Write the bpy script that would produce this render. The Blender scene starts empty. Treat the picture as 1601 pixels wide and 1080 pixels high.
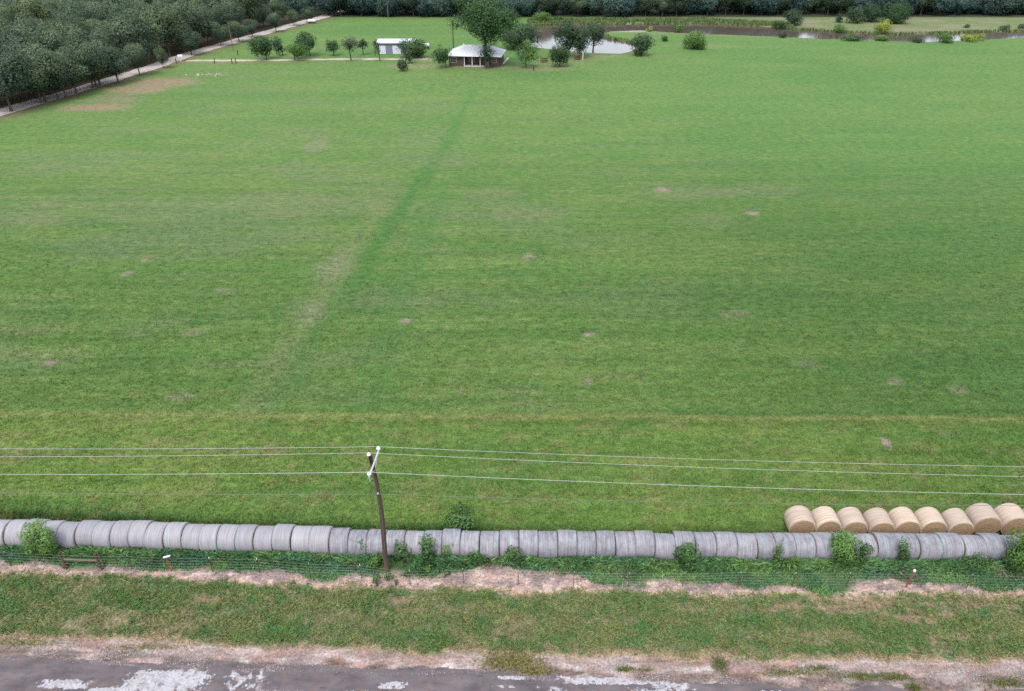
import bpy, math, random
import numpy as np

rng = np.random.default_rng(7)
random.seed(7)
C = bpy.context.scene.collection

# ------------------------------------------------------------------ camera numbers
W0, H0 = 1601.0, 1080.0
F = 1135.0
P = math.radians(31.5)
CAMH = 35.0


def g(px, py, z=0.0):
    """where the line of sight through a photo pixel meets height z (layout only)"""
    x = (px - 800.5) / F
    y = (540 - py) / F
    dy = math.cos(P) + y * math.sin(P)
    dz = -math.sin(P) + y * math.cos(P)
    t = (z - CAMH) / dz
    return x * t, dy * t


def zat(Y, py):
    a = math.atan((540 - py) / F)
    return CAMH - Y * math.tan(P - a)


def pscale(py):
    return F * (math.sin(P) - (540 - py) / F * math.cos(P)) / CAMH


def yf(x):
    """the fence line, gently curved like the road"""
    x = np.clip(x, -60, 60)
    return 29.7 - 0.028 * x + 0.0006 * x * x


# ------------------------------------------------------------------ numpy noise
_T = np.random.default_rng(3).random((16, 256, 256))


def vn(x, y, seed=0):
    t = _T[seed % 16]
    xi = np.floor(x).astype(int)
    yi = np.floor(y).astype(int)
    fx = x - xi
    fy = y - yi
    fx = fx * fx * (3 - 2 * fx)
    fy = fy * fy * (3 - 2 * fy)
    a = t[xi & 255, yi & 255]
    b = t[(xi + 1) & 255, yi & 255]
    c = t[xi & 255, (yi + 1) & 255]
    d = t[(xi + 1) & 255, (yi + 1) & 255]
    return (a * (1 - fx) + b * fx) * (1 - fy) + (c * (1 - fx) + d * fx) * fy


def fbm(x, y, seed=0, o=4):
    s = np.zeros_like(np.asarray(x, float))
    amp, tot, f = 1.0, 0.0, 1.0
    for i in range(o):
        s = s + amp * vn(x * f + 17.3 * i, y * f + 5.1 * i, seed + i)
        tot += amp
        amp *= 0.55
        f *= 2.07
    return s / tot


def ss(a, b, x):
    t = np.clip((x - a) / (b - a), 0, 1)
    return t * t * (3 - 2 * t)


def mixc(a, b, t):
    t = np.asarray(t)[..., None]
    return np.asarray(a) * (1 - t) + np.asarray(b) * t


# ------------------------------------------------------------------ mesh helpers
def link(o, parent=None):
    C.objects.link(o)
    if parent is not None:
        o.parent = parent
    return o


def tag(o, label=None, cat=None, group=None, kind=None):
    if label:
        o['label'] = label
    if cat:
        o['category'] = cat
    if group:
        o['group'] = group
    if kind:
        o['kind'] = kind
    return o


def empty(name, loc=(0, 0, 0), rz=0.0):
    o = bpy.data.objects.new(name, None)
    o.empty_display_size = 0.3
    o.location = loc
    o.rotation_euler = (0, 0, rz)
    C.objects.link(o)
    return o


def np_mesh(name, verts, faces, mat=None, fcol=None, vcol=None, fvar=None, smooth=False, mats=None, midx=None):
    """verts (N,3), faces (M,k) of one size -> mesh data"""
    verts = np.asarray(verts, np.float32)
    faces = np.asarray(faces, np.int32)
    M, k = faces.shape
    me = bpy.data.meshes.new(name)
    me.vertices.add(len(verts))
    me.vertices.foreach_set('co', verts.ravel())
    me.loops.add(M * k)
    me.loops.foreach_set('vertex_index', faces.ravel())
    me.polygons.add(M)
    me.polygons.foreach_set('loop_start', np.arange(0, M * k, k, dtype=np.int32))
    try:
        me.polygons.foreach_set('loop_total', np.full(M, k, np.int32))
    except Exception:
        pass
    if fcol is not None:
        a = me.attributes.new('col', 'FLOAT_COLOR', 'FACE')
        c = np.ones((M, 4), np.float32)
        c[:, :3] = fcol
        a.data.foreach_set('color', c.ravel())
    if vcol is not None:
        a = me.attributes.new('col', 'FLOAT_COLOR', 'POINT')
        c = np.ones((len(verts), 4), np.float32)
        c[:, :3] = vcol
        a.data.foreach_set('color', c.ravel())
    if fvar is not None:
        a = me.attributes.new('var', 'FLOAT', 'FACE')
        a.data.foreach_set('value', np.asarray(fvar, np.float32))
    for m in (mats or ([mat] if mat else [])):
        me.materials.append(m)
    if midx is not None:
        me.polygons.foreach_set('material_index', np.asarray(midx, np.int32))
    me.update(calc_edges=True)
    me.validate()
    if smooth:
        me.polygons.foreach_set('use_smooth', np.ones(len(me.polygons), bool))
    return me


class MB:
    """collects shapes, then links them as one mesh object"""

    def __init__(self):
        self.v, self.f = [], []

    def add(self, vs, fs):
        n = len(self.v)
        self.v += [tuple(p) for p in vs]
        self.f += [tuple(i + n for i in f) for f in fs]
        return self

    def box(self, c, s, rz=0.0, rx=0.0, ry=0.0):
        from mathutils import Euler, Vector
        e = Euler((rx, ry, rz)).to_matrix()
        vs = []
        for dx in (-.5, .5):
            for dy in (-.5, .5):
                for dz in (-.5, .5):
                    vs.append(e @ Vector((dx * s[0], dy * s[1], dz * s[2])) + Vector(c))
        return self.add(vs, [(0, 1, 3, 2), (4, 6, 7, 5), (0, 4, 5, 1), (2, 3, 7, 6), (0, 2, 6, 4), (1, 5, 7, 3)])

    def tube(self, pts, rad, seg=8, caps=True):
        from mathutils import Vector
        pts = [Vector(p) for p in pts]
        if not hasattr(rad, '__len__'):
            rad = [rad] * len(pts)
        vs, fs = [], []
        for i, p in enumerate(pts):
            d = (pts[min(i + 1, len(pts) - 1)] - pts[max(i - 1, 0)]).normalized()
            a = Vector((0, 0, 1)) if abs(d.z) < 0.9 else Vector((1, 0, 0))
            u = d.cross(a).normalized()
            w = d.cross(u)
            for j in range(seg):
                t = 2 * math.pi * j / seg
                vs.append(p + (u * math.cos(t) + w * math.sin(t)) * rad[i])
        for i in range(len(pts) - 1):
            for j in range(seg):
                k = (j + 1) % seg
                fs.append((i * seg + j, i * seg + k, (i + 1) * seg + k, (i + 1) * seg + j))
        if caps:
            fs.append(tuple(range(seg)))
            fs.append(tuple((len(pts) - 1) * seg + j for j in reversed(range(seg))))
        return self.add(vs, fs)

    def mesh(self, name, mat, smooth=False):
        me = bpy.data.meshes.new(name)
        me.from_pydata(self.v, [], self.f)
        me.materials.append(mat)
        me.update()
        if smooth:
            me.polygons.foreach_set('use_smooth', np.ones(len(me.polygons), bool))
        return me

    def build(self, name, mat, parent=None, smooth=False):
        return link(bpy.data.objects.new(name, self.mesh(name, mat, smooth)), parent)


# ------------------------------------------------------------------ materials
def new_mat(name):
    m = bpy.data.materials.new(name)
    m.use_nodes = True
    nt = m.node_tree
    nt.nodes.clear()
    out = nt.nodes.new('ShaderNodeOutputMaterial')
    return m, nt, nt.nodes, nt.links, out


def node(nt, t, **kw):
    n = nt.nodes.new(t)
    for k, v in kw.items():
        if k in n.inputs:
            n.inputs[k].default_value = v
        else:
            setattr(n, k, v)
    return n


def mixn(nt, fac, a, b, blend='MIX'):
    n = nt.nodes.new('ShaderNodeMix')
    n.data_type = 'RGBA'
    n.blend_type = blend
    n.clamp_factor = True
    for sock, v in ((n.inputs[0], fac), (n.inputs[6], a), (n.inputs[7], b)):
        if hasattr(v, 'is_output'):
            nt.links.new(v, sock)
        elif isinstance(v, (int, float)):
            sock.default_value = v
        else:
            sock.default_value = (*v, 1)
    return n.outputs[2]


def ramp(nt, fac, stops):
    n = nt.nodes.new('ShaderNodeValToRGB')
    e = n.color_ramp.elements
    while len(e) < len(stops):
        e.new(0.5)
    for el, (p, c) in zip(e, stops):
        el.position = p
        el.color = (*c, 1) if hasattr(c, '__len__') else (c, c, c, 1)
    nt.links.new(fac, n.inputs[0])
    return n.outputs[0]


def noise(nt, vec, scale, detail=4, rough=0.6, scl=None):
    if scl:
        mp = nt.nodes.new('ShaderNodeMapping')
        mp.inputs['Scale'].default_value = scl
        nt.links.new(vec, mp.inputs[0])
        vec = mp.outputs[0]
    n = nt.nodes.new('ShaderNodeTexNoise')
    n.inputs['Scale'].default_value = scale
    n.inputs['Detail'].default_value = detail
    n.inputs['Roughness'].default_value = rough
    nt.links.new(vec, n.inputs['Vector'])
    return n.outputs[0]


def bsdf(nt, out, col, rough=0.8, spec=0.3, metal=0.0, bump=None, bstr=0.3, bdist=0.02):
    b = nt.nodes.new('ShaderNodeBsdfPrincipled')
    b.inputs['Roughness'].default_value = rough
    b.inputs['Specular IOR Level'].default_value = spec
    b.inputs['Metallic'].default_value = metal
    if hasattr(col, 'is_output'):
        nt.links.new(col, b.inputs['Base Color'])
    else:
        b.inputs['Base Color'].default_value = (*col, 1)
    if bump is not None:
        bp = nt.nodes.new('ShaderNodeBump')
        bp.inputs['Strength'].default_value = bstr
        bp.inputs['Distance'].default_value = bdist
        nt.links.new(bump, bp.inputs['Height'])
        nt.links.new(bp.outputs[0], b.inputs['Normal'])
    nt.links.new(b.outputs[0], out.inputs[0])
    return b


def simple(name, c1, c2=None, scale=8, rough=0.7, spec=0.3, metal=0.0, scl=None, bstr=0.2, bdist=0.01, detail=5, coord=3):
    m, nt, N, L, out = new_mat(name)
    tc = N.new('ShaderNodeTexCoord')
    nz = noise(nt, tc.outputs[coord], scale, detail, 0.65, scl)
    col = mixn(nt, ramp(nt, nz, [(0.3, 0), (0.7, 1)]), c1, c2 or tuple(x * 0.7 for x in c1))
    bsdf(nt, out, col, rough, spec, metal, nz, bstr, bdist)
    return m


def ground_mat():
    m, nt, N, L, out = new_mat('ground_soil_and_turf')
    at = node(nt, 'ShaderNodeAttribute', attribute_name='col')
    ge = N.new('ShaderNodeNewGeometry')
    pos = ge.outputs['Position']
    n1 = noise(nt, pos, 7.0, 5, 0.7)
    n2 = noise(nt, pos, 1.1, 4, 0.65, (0.7, 1.4, 1))
    n3 = noise(nt, pos, 30, 2, 0.6)
    c = mixn(nt, 1.0, at.outputs[0], ramp(nt, n1, [(0.34, 0.58), (0.5, 1.0), (0.68, 1.45)]), 'MULTIPLY')
    c = mixn(nt, 1.0, c, ramp(nt, n2, [(0.36, (0.78, 0.84, 0.80)), (0.5, (1, 1, 1)), (0.64, (1.22, 1.15, 1.10))]), 'MULTIPLY')
    c = mixn(nt, 1.0, c, ramp(nt, n3, [(0.3, 0.8), (0.7, 1.2)]), 'MULTIPLY')
    n4 = noise(nt, pos, 1.0, 6, 0.75, (1.1, 2.8, 1))
    c = mixn(nt, 1.0, c, ramp(nt, n4, [(0.36, (0.62, 0.68, 0.62)), (0.46, (0.97, 0.97, 0.96)), (0.54, (1.02, 1.02, 1.02)), (0.64, (1.26, 1.2, 1.16))]), 'MULTIPLY')
    bsdf(nt, out, c, 0.95, 0.1, 0, n1, 0.6, 0.12)
    return m


def blade_mat(name):
    m, nt, N, L, out = new_mat(name)
    at = node(nt, 'ShaderNodeAttribute', attribute_name='col')
    d = N.new('ShaderNodeBsdfDiffuse')
    t = N.new('ShaderNodeBsdfTranslucent')
    mx = N.new('ShaderNodeMixShader')
    mx.inputs[0].default_value = 0.35
    ge = N.new('ShaderNodeNewGeometry')
    nm = N.new('ShaderNodeVectorMath')
    nm.operation = 'MULTIPLY_ADD'
    nm.inputs[1].default_value = (0.45, 0.45, 0.45)
    nm.inputs[2].default_value = (0, 0, 0.8)
    L.new(ge.outputs['Normal'], nm.inputs[0])
    nn = N.new('ShaderNodeVectorMath')
    nn.operation = 'NORMALIZE'
    L.new(nm.outputs[0], nn.inputs[0])
    L.new(nn.outputs[0], d.inputs['Normal'])
    L.new(at.outputs[0], d.inputs[0])
    L.new(at.outputs[0], t.inputs[0])
    L.new(d.outputs[0], mx.inputs[1])
    L.new(t.outputs[0], mx.inputs[2])
    L.new(mx.outputs[0], out.inputs[0])
    return m


def leaf_mat(name, dark, mid, light, hue_var=0.5):
    m, nt, N, L, out = new_mat(name)
    at = node(nt, 'ShaderNodeAttribute', attribute_name='var')
    oi = N.new('ShaderNodeObjectInfo')
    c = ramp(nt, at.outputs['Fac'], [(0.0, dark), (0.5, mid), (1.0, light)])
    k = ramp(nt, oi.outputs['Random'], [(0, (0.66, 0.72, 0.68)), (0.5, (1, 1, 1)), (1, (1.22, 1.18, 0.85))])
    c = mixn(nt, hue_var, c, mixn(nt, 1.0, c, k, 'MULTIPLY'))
    d = N.new('ShaderNodeBsdfPrincipled')
    d.inputs['Roughness'].default_value = 0.6
    d.inputs['Specular IOR Level'].default_value = 0.2
    t = N.new('ShaderNodeBsdfTranslucent')
    mx = N.new('ShaderNodeMixShader')
    mx.inputs[0].default_value = 0.22
    L.new(c, d.inputs[0])
    L.new(c, t.inputs[0])
    L.new(d.outputs[0], mx.inputs[1])
    L.new(t.outputs[0], mx.inputs[2])
    L.new(mx.outputs[0], out.inputs[0])
    return m


def wrap_mat(name, base, stain, hay, stain_amt, teal):
    """plastic net wrap: fine threads round the bale, torn and stained patches"""
    m, nt, N, L, out = new_mat(name)
    tc = N.new('ShaderNodeTexCoord')
    oi = N.new('ShaderNodeObjectInfo')
    add = N.new('ShaderNodeVectorMath')
    add.operation = 'MULTIPLY_ADD'
    add.inputs[1].default_value = (1, 1, 1)
    cm = N.new('ShaderNodeCombineXYZ')
    mu = N.new('ShaderNodeMath')
    mu.operation = 'MULTIPLY'
    mu.inputs[1].default_value = 57.0
    L.new(oi.outputs['Random'], mu.inputs[0])
    for i in range(3):
        L.new(mu.outputs[0], cm.inputs[i])
    L.new(tc.outputs['Object'], add.inputs[0])
    L.new(cm.outputs[0], add.inputs[2])
    v = add.outputs[0]
    bands = noise(nt, v, 1.0, 6, 0.75, (26, 0.5, 0.5))
    wide = noise(nt, v, 1.0, 3, 0.6, (5, 0.35, 0.35))
    blot = noise(nt, v, 2.2, 6, 0.7)
    fine = noise(nt, v, 22, 3, 0.6)
    c = mixn(nt, ramp(nt, bands, [(0.35, 0), (0.7, 1)]), tuple(x * 0.68 for x in base), tuple(min(1, x * 1.22) for x in base))
    lines = noise(nt, v, 1.0, 2, 0.5, (48, 0.8, 0.8))
    lk = 0.25 + 0.6 * min(1, stain_amt)
    c = mixn(nt, ramp(nt, lines, [(0.56, 0), (0.66, lk)]), c, tuple(min(1, x * 1.6) for x in base))
    c = mixn(nt, ramp(nt, lines, [(0.34, lk), (0.42, 0)]), c, tuple(x * 0.45 for x in base))
    c = mixn(nt, ramp(nt, wide, [(0.54, 0), (0.7, teal)]), c, (0.24, 0.34, 0.33))
    c = mixn(nt, ramp(nt, blot, [(0.60 - 0.14 * stain_amt, 0), (0.74, 0.75 * stain_amt)]), c, stain)
    hb = noise(nt, v, 1.4, 5, 0.7, (1.6, 1, 1))
    c = mixn(nt, ramp(nt, hb, [(0.66 - 0.05 * stain_amt, 0), (0.78, 0.7 * stain_amt)]), c, hay)
    c = mixn(nt, 1.0, c, ramp(nt, oi.outputs['Random'], [(0, (0.86, 0.86, 0.88)), (1, (1.1, 1.08, 1.06))]), 'MULTIPLY')
    c = mixn(nt, 1.0, c, ramp(nt, fine, [(0.3, 0.88), (0.7, 1.1)]), 'MULTIPLY')
    bsdf(nt, out, c, 0.55, 0.25, 0, mixn(nt, 0.5, bands, blot), 0.5, 0.03)
    return m


def hay_mat(name, c1, c2):
    m, nt, N, L, out = new_mat(name)
    tc = N.new('ShaderNodeTexCoord')
    sp = N.new('ShaderNodeSeparateXYZ')
    L.new(tc.outputs['Object'], sp.inputs[0])
    cb = N.new('ShaderNodeCombineXYZ')
    L.new(sp.outputs[1], cb.inputs[0])
    L.new(sp.outputs[2], cb.inputs[1])
    ln = N.new('ShaderNodeVectorMath')
    ln.operation = 'LENGTH'
    L.new(cb.outputs[0], ln.inputs[0])
    wv = noise(nt, tc.outputs['Object'], 7, 6, 0.75)
    ad = N.new('ShaderNodeMath')
    ad.operation = 'MULTIPLY_ADD'
    ad.inputs[1].default_value = 0.22
    L.new(wv, ad.inputs[0])
    L.new(ln.outputs['Value'], ad.inputs[2])
    mu = N.new('ShaderNodeMath')
    mu.operation = 'MULTIPLY'
    mu.inputs[1].default_value = 46.0
    L.new(ad.outputs[0], mu.inputs[0])
    si = N.new('ShaderNodeMath')
    si.operation = 'SINE'
    L.new(mu.outputs[0], si.inputs[0])
    mr = N.new('ShaderNodeMapRange')
    mr.inputs[1].default_value = -1
    mr.inputs[2].default_value = 1
    L.new(si.outputs[0], mr.inputs[0])
    c = mixn(nt, mr.outputs[0], c1, c2)
    st = noise(nt, tc.outputs['Object'], 34, 3, 0.7)
    c = mixn(nt, 1.0, c, ramp(nt, st, [(0.3, 0.6), (0.7, 1.3)]), 'MULTIPLY')
    bl = noise(nt, tc.outputs['Object'], 2.5, 4, 0.7)
    c = mixn(nt, ramp(nt, bl, [(0.5, 0), (0.75, 0.6)]), c, (0.2, 0.13, 0.08))
    bsdf(nt, out, c, 0.95, 0.1, 0, st, 0.6, 0.04)
    return m


def asphalt_mat():
    m, nt, N, L, out = new_mat('worn_asphalt')
    at = node(nt, 'ShaderNodeAttribute', attribute_name='col')
    ge = N.new('ShaderNodeNewGeometry')
    pos = ge.outputs['Position']
    sp = N.new('ShaderNodeSeparateColor')
    L.new(at.outputs[0], sp.inputs[0])
    edge = noise(nt, pos, 2.6, 7, 0.7)
    md = N.new('ShaderNodeMath')
    md.operation = 'ADD'
    L.new(sp.outputs[0], md.inputs[0])
    md2 = N.new('ShaderNodeMath')
    md2.operation = 'SUBTRACT'
    md2.inputs[1].default_value = 0.14
    L.new(edge, md2.inputs[0])
    L.new(md2.outputs[0], md.inputs[1])
    sk = noise(nt, pos, 14, 3, 0.7)
    m2 = N.new('ShaderNodeMath')
    m2.operation = 'MULTIPLY_ADD'
    m2.inputs[1].default_value = 0.28
    L.new(sk, m2.inputs[0])
    L.new(md.outputs[0], m2.inputs[2])
    crust = ramp(nt, m2.outputs[0], [(0.985 , 0), (1.0, 1)])
    agg = noise(nt, pos, 45, 2, 0.6)
    big = noise(nt, pos, 0.9, 4, 0.6, (0.5, 1.3, 1))
    tar = mixn(nt, ramp(nt, big, [(0.3, 0), (0.7, 1)]), (0.060, 0.052, 0.058), (0.125, 0.106, 0.112))
    tar = mixn(nt, 1.0, tar, ramp(nt, agg, [(0.3, 0.75), (0.7, 1.3)]), 'MULTIPLY')
    fl = noise(nt, pos, 9, 5, 0.7)
    cr = mixn(nt, ramp(nt, fl, [(0.35, 0), (0.6, 1)]), (0.25, 0.24, 0.26), (0.37, 0.36, 0.385))
    vo = N.new('ShaderNodeTexVoronoi')
    vo.feature = 'DISTANCE_TO_EDGE'
    vo.inputs['Scale'].default_value = 0.9
    wn = N.new('ShaderNodeTexNoise')
    wn.inputs['Scale'].default_value = 1.5
    L.new(pos, wn.inputs['Vector'])
    L.new(mixn(nt, 0.5, pos, wn.outputs['Color']), vo.inputs['Vector'])
    cr = mixn(nt, ramp(nt, vo.outputs['Distance'], [(0.0, .6), (0.016, 0)]), cr, (0.17, 0.16, 0.17))
    c = mixn(nt, crust, tar, cr)
    dirt = noise(nt, pos, 1.7, 5, 0.7)
    c = mixn(nt, ramp(nt, dirt, [(0.5, 0), (0.72, 0.7)]), c, (0.16, 0.105, 0.088))
    wet = noise(nt, pos, 2.3, 5, 0.7, (0.6, 1.2, 1))
    c = mixn(nt, ramp(nt, wet, [(0.55, 0), (0.68, 0.7)]), c, (0.05, 0.044, 0.048))
    bsdf(nt, out, c, 0.8, 0.3, 0, agg, 0.3, 0.01)
    return m


def water_mat():
    m, nt, N, L, out = new_mat('pond_water')
    ge = N.new('ShaderNodeNewGeometry')
    nz = noise(nt, ge.outputs['Position'], 1.2, 3, 0.6, (1, 0.6, 1))
    bsdf(nt, out, (0.085, 0.066, 0.055), 0.07, 0.95, 0, nz, 0.12, 0.03)
    return m


def brick_mat():
    m, nt, N, L, out = new_mat('red_brick')
    tc = N.new('ShaderNodeTexCoord')
    mp = N.new('ShaderNodeMapping')
    mp.inputs['Rotation'].default_value = (math.pi / 2, 0, 0)
    L.new(tc.outputs['Object'], mp.inputs[0])
    b = N.new('ShaderNodeTexBrick')
    b.inputs['Scale'].default_value = 2.2
    b.inputs['Color1'].default_value = (0.085, 0.048, 0.042, 1)
    b.inputs['Color2'].default_value = (0.06, 0.036, 0.034, 1)
    b.inputs['Mortar'].default_value = (0.11, 0.095, 0.09, 1)
    L.new(mp.outputs[0], b.inputs['Vector'])
    nz = noise(nt, tc.outputs['Object'], 1.5, 4)
    c = mixn(nt, 1.0, b.outputs[0], ramp(nt, nz, [(0.3, 0.8), (0.7, 1.2)]), 'MULTIPLY')
    bsdf(nt, out, c, 0.9, 0.2)
    return m


def ribbed_mat(name, col, axis=0, period=0.3, rough=0.45, metal=0.0, dirt=0.3):
    """corrugated painted sheet metal"""
    m, nt, N, L, out = new_mat(name)
    tc = N.new('ShaderNodeTexCoord')
    sp = N.new('ShaderNodeSeparateXYZ')
    L.new(tc.outputs['Object'], sp.inputs[0])
    mu = N.new('ShaderNodeMath')
    mu.operation = 'MULTIPLY'
    mu.inputs[1].default_value = 2 * math.pi / period
    L.new(sp.outputs[axis], mu.inputs[0])
    si = N.new('ShaderNodeMath')
    si.operation = 'SINE'
    L.new(mu.outputs[0], si.inputs[0])
    nz = noise(nt, tc.outputs['Object'], 0.7, 5, 0.65)
    c = mixn(nt, ramp(nt, nz, [(0.45, 0), (0.8, dirt)]), col, tuple(x * 0.6 for x in col))
    bsdf(nt, out, c, rough, 0.4, metal, si.outputs[0], 0.4, 0.02)
    return m


M = dict(
    ground=ground_mat(),
    blade=blade_mat('grass_blade'),
    asphalt=asphalt_mat(),
    water=water_mat(),
    gravel_road=simple('pale_gravel', (0.44, 0.40, 0.38), (0.33, 0.29, 0.27), 0.8, 0.95, 0.1),
    drive=simple('dusty_driveway', (0.42, 0.36, 0.31), (0.28, 0.25, 0.18), 0.5, 0.95, 0.1),
    pebble=simple('pale_stone', (0.42, 0.37, 0.36), (0.26, 0.21, 0.20), 5, 0.9, 0.2, coord=3),
    wrap_new=wrap_mat('net_wrap_pale', (0.272, 0.261, 0.288), (0.18, 0.175, 0.19), (0.26, 0.22, 0.16), 0.3, 0.45),
    wrap_old=wrap_mat('net_wrap_weathered', (0.236, 0.228, 0.258), (0.10, 0.095, 0.105), (0.24, 0.19, 0.14), 1.0, 0.55),
    wrap_tan=wrap_mat('net_wrap_straw', (0.42, 0.335, 0.27), (0.35, 0.265, 0.21), (0.44, 0.355, 0.28), 0.3, 0.0),
    hay_old=hay_mat('weathered_hay', (0.17, 0.14, 0.10), (0.27, 0.22, 0.15)),
    hay_tan=hay_mat('cut_hay', (0.25, 0.165, 0.10), (0.35, 0.24, 0.15)),
    hay_gold=hay_mat('golden_hay', (0.30, 0.21, 0.10), (0.40, 0.30, 0.15)),
    bark=simple('grey_bark', (0.11, 0.09, 0.075), (0.05, 0.04, 0.035), 6, 0.95, 0.1, scl=(1, 1, 0.25)),
    pole_wood=simple('creosoted_wood', (0.10, 0.062, 0.048), (0.05, 0.032, 0.027), 5, 0.85, 0.25, scl=(3, 3, 0.3)),
    post_wood=simple('weathered_post_wood', (0.11, 0.05, 0.04), (0.05, 0.03, 0.027), 14, 0.9, 0.2, scl=(1, 1, 1.5)),
    rail_wood=simple('grey_rail_wood', (0.2, 0.13, 0.11), (0.12, 0.085, 0.07), 6, 0.9, 0.2),
    galv=simple('galvanised_steel', (0.55, 0.56, 0.58), (0.40, 0.41, 0.43), 5, 0.5, 0.5, 0.4),
    porcelain=simple('white_porcelain', (0.80, 0.80, 0.80), (0.68, 0.68, 0.7), 4, 0.25, 0.5),
    cable=simple('bare_aluminium_cable', (0.5, 0.51, 0.52), (0.4, 0.4, 0.42), 3, 0.5, 0.5, 0.2),
    cable_dark=simple('dull_cable', (0.16, 0.17, 0.16), (0.1, 0.1, 0.1), 3, 0.6, 0.4),
    wire=simple('fence_wire', (0.25, 0.28, 0.27), (0.2, 0.2, 0.2), 3, 0.6, 0.4, 0.2),
    steel_post=simple('rusty_post', (0.14, 0.06, 0.05), (0.07, 0.045, 0.04), 9, 0.8, 0.3),
    red_post=simple('red_painted_pipe', (0.30, 0.06, 0.07), (0.2, 0.05, 0.055), 9, 0.6, 0.4),
    white=simple('white_paint', (0.75, 0.75, 0.75), (0.62, 0.62, 0.62), 3, 0.5, 0.4),
    roof_white=ribbed_mat('white_metal_roof', (0.50, 0.51, 0.56), 0, 0.4, 0.75),
    shed_roof=ribbed_mat('pale_metal_roof', (0.46, 0.51, 0.54), 0, 0.4),
    shed_wall=ribbed_mat('blue_grey_siding', (0.17, 0.185, 0.255), 0, 0.35),
    door_white=ribbed_mat('white_roller_door', (0.55, 0.57, 0.64), 2, 0.3),
    brick=brick_mat(),
    dark_trim=simple('dark_boards', (0.06, 0.05, 0.05), (0.04, 0.035, 0.035), 6, 0.8, 0.2),
    glass=simple('window_glass', (0.05, 0.06, 0.07), (0.03, 0.035, 0.04), 2, 0.08, 0.6),
    blue=simple('blue_plastic', (0.12, 0.25, 0.55), (0.1, 0.2, 0.45), 2, 0.5, 0.4),
    rust=simple('rusty_metal', (0.16, 0.09, 0.06), (0.1, 0.06, 0.045), 4, 0.8, 0.3),
    concrete=simple('pale_concrete', (0.45, 0.42, 0.38), (0.36, 0.34, 0.31), 2, 0.9, 0.2),
    oak=leaf_mat('oak_leaf', (0.020, 0.036, 0.027), (0.066, 0.104, 0.064), (0.155, 0.205, 0.115), 0.85),  # tones take in lit crown tops, shaded gaps and a bluish haze
    dark=leaf_mat('hazed_dark_leaf', (0.021, 0.044, 0.048), (0.046, 0.086, 0.082), (0.082, 0.130, 0.105), 0.6),  # bluish cast paints the distant haze into the leaf colour
    lawn=leaf_mat('yard_leaf', (0.018, 0.044, 0.018), (0.042, 0.088, 0.032), (0.082, 0.145, 0.050), 0.5),
    fresh=leaf_mat('fresh_leaf', (0.040, 0.085, 0.022), (0.085, 0.165, 0.040), (0.15, 0.24, 0.06), 0.3),
    yellow=leaf_mat('yellow_leaf', (0.12, 0.17, 0.03), (0.22, 0.28, 0.05), (0.33, 0.36, 0.07), 0.2),
    deep=leaf_mat('deep_green_leaf', (0.018, 0.038, 0.022), (0.040, 0.076, 0.038), (0.075, 0.122, 0.055), 0.4),
    cedar=leaf_mat('cedar_leaf', (0.024, 0.045, 0.028), (0.048, 0.078, 0.044), (0.075, 0.11, 0.06), 0.4),
    grey=leaf_mat('dull_leaf', (0.035, 0.05, 0.03), (0.07, 0.09, 0.055), (0.11, 0.13, 0.08), 0.4),
    lush=leaf_mat('lush_leaf', (0.06, 0.125, 0.034), (0.115, 0.22, 0.056), (0.18, 0.31, 0.085), 0.1),
    weed=leaf_mat('weed_leaf', (0.026, 0.062, 0.022), (0.058, 0.125, 0.038), (0.11, 0.20, 0.06), 0.4),
)

# ------------------------------------------------------------------ water outline and distances
POND_PX = [(822, 40), (880, 38), (1000, 38), (1110, 37), (1190, 41), (1250, 46), (1310, 50), (1400, 54.5), (1500, 51),
           (1640, 48), (1640, 56), (1500, 62.5), (1440, 64.5), (1330, 61.5), (1250, 58), (1200, 55.5), (1110, 52.5),
           (1050, 49.5), (1000, 46.5), (955, 48), (942, 51), (938, 56), (952, 60.5), (975, 64), (996, 69.5), (993, 76),
           (970, 82.5), (940, 82), (905, 80), (875, 76), (845, 74), (822, 71)]
POND = np.array([g(x, y) for x, y in POND_PX])
WATER_Z = -0.14


def poly_sd(x, y, poly):
    """signed distance to a polygon, positive inside"""
    d = np.full(x.shape, 1e9)
    inside = np.zeros(x.shape, bool)
    n = len(poly)
    for i in range(n):
        ax, ay = poly[i]
        bx, by = poly[(i + 1) % n]
        ex, ey = bx - ax, by - ay
        t = np.clip(((x - ax) * ex + (y - ay) * ey) / (ex * ex + ey * ey), 0, 1)
        d = np.minimum(d, np.hypot(x - ax - t * ex, y - ay - t * ey))
        if ay != by:
            c = ((ay > y) != (by > y)) & (x < (bx - ax) * (y - ay) / (by - ay) + ax)
            inside ^= c
    return np.where(inside, d, -d)


def line_d(x, y, pts):
    d = np.full(np.shape(x), 1e9)
    for (ax, ay), (bx, by) in zip(pts[:-1], pts[1:]):
        ex, ey = bx - ax, by - ay
        t = np.clip(((x - ax) * ex + (y - ay) * ey) / (ex * ex + ey * ey), 0, 1)
        d = np.minimum(d, np.hypot(x - ax - t * ex, y - ay - t * ey))
    return d


ROAD_L = [(-132, 30), (-112, 95)] + [g(*p) for p in ((0, 176), (60, 158), (120, 141), (225, 109), (300, 83), (400, 55), (505, 26))] + [(-58, 310), (-40, 370)]
DRIVE = [g(*p) for p in ((292, 95), (350, 94.5), (450, 93.5), (560, 92), (640, 92.5), (672, 92))]
TRACK = [g(*p) for p in ((415, 660), (450, 580), (505, 500), (560, 430), (610, 350), (650, 290), (700, 225), (740, 140))]
TRACK2 = [g(*p) for p in ((585, 650), (600, 560), (620, 470), (650, 380), (690, 290))]
TRACK3 = [g(*p) for p in ((400, 640), (440, 560), (490, 480), (540, 400), (590, 330))]
FRONT_L, FRONT_R = -0.72, 0.72

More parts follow.
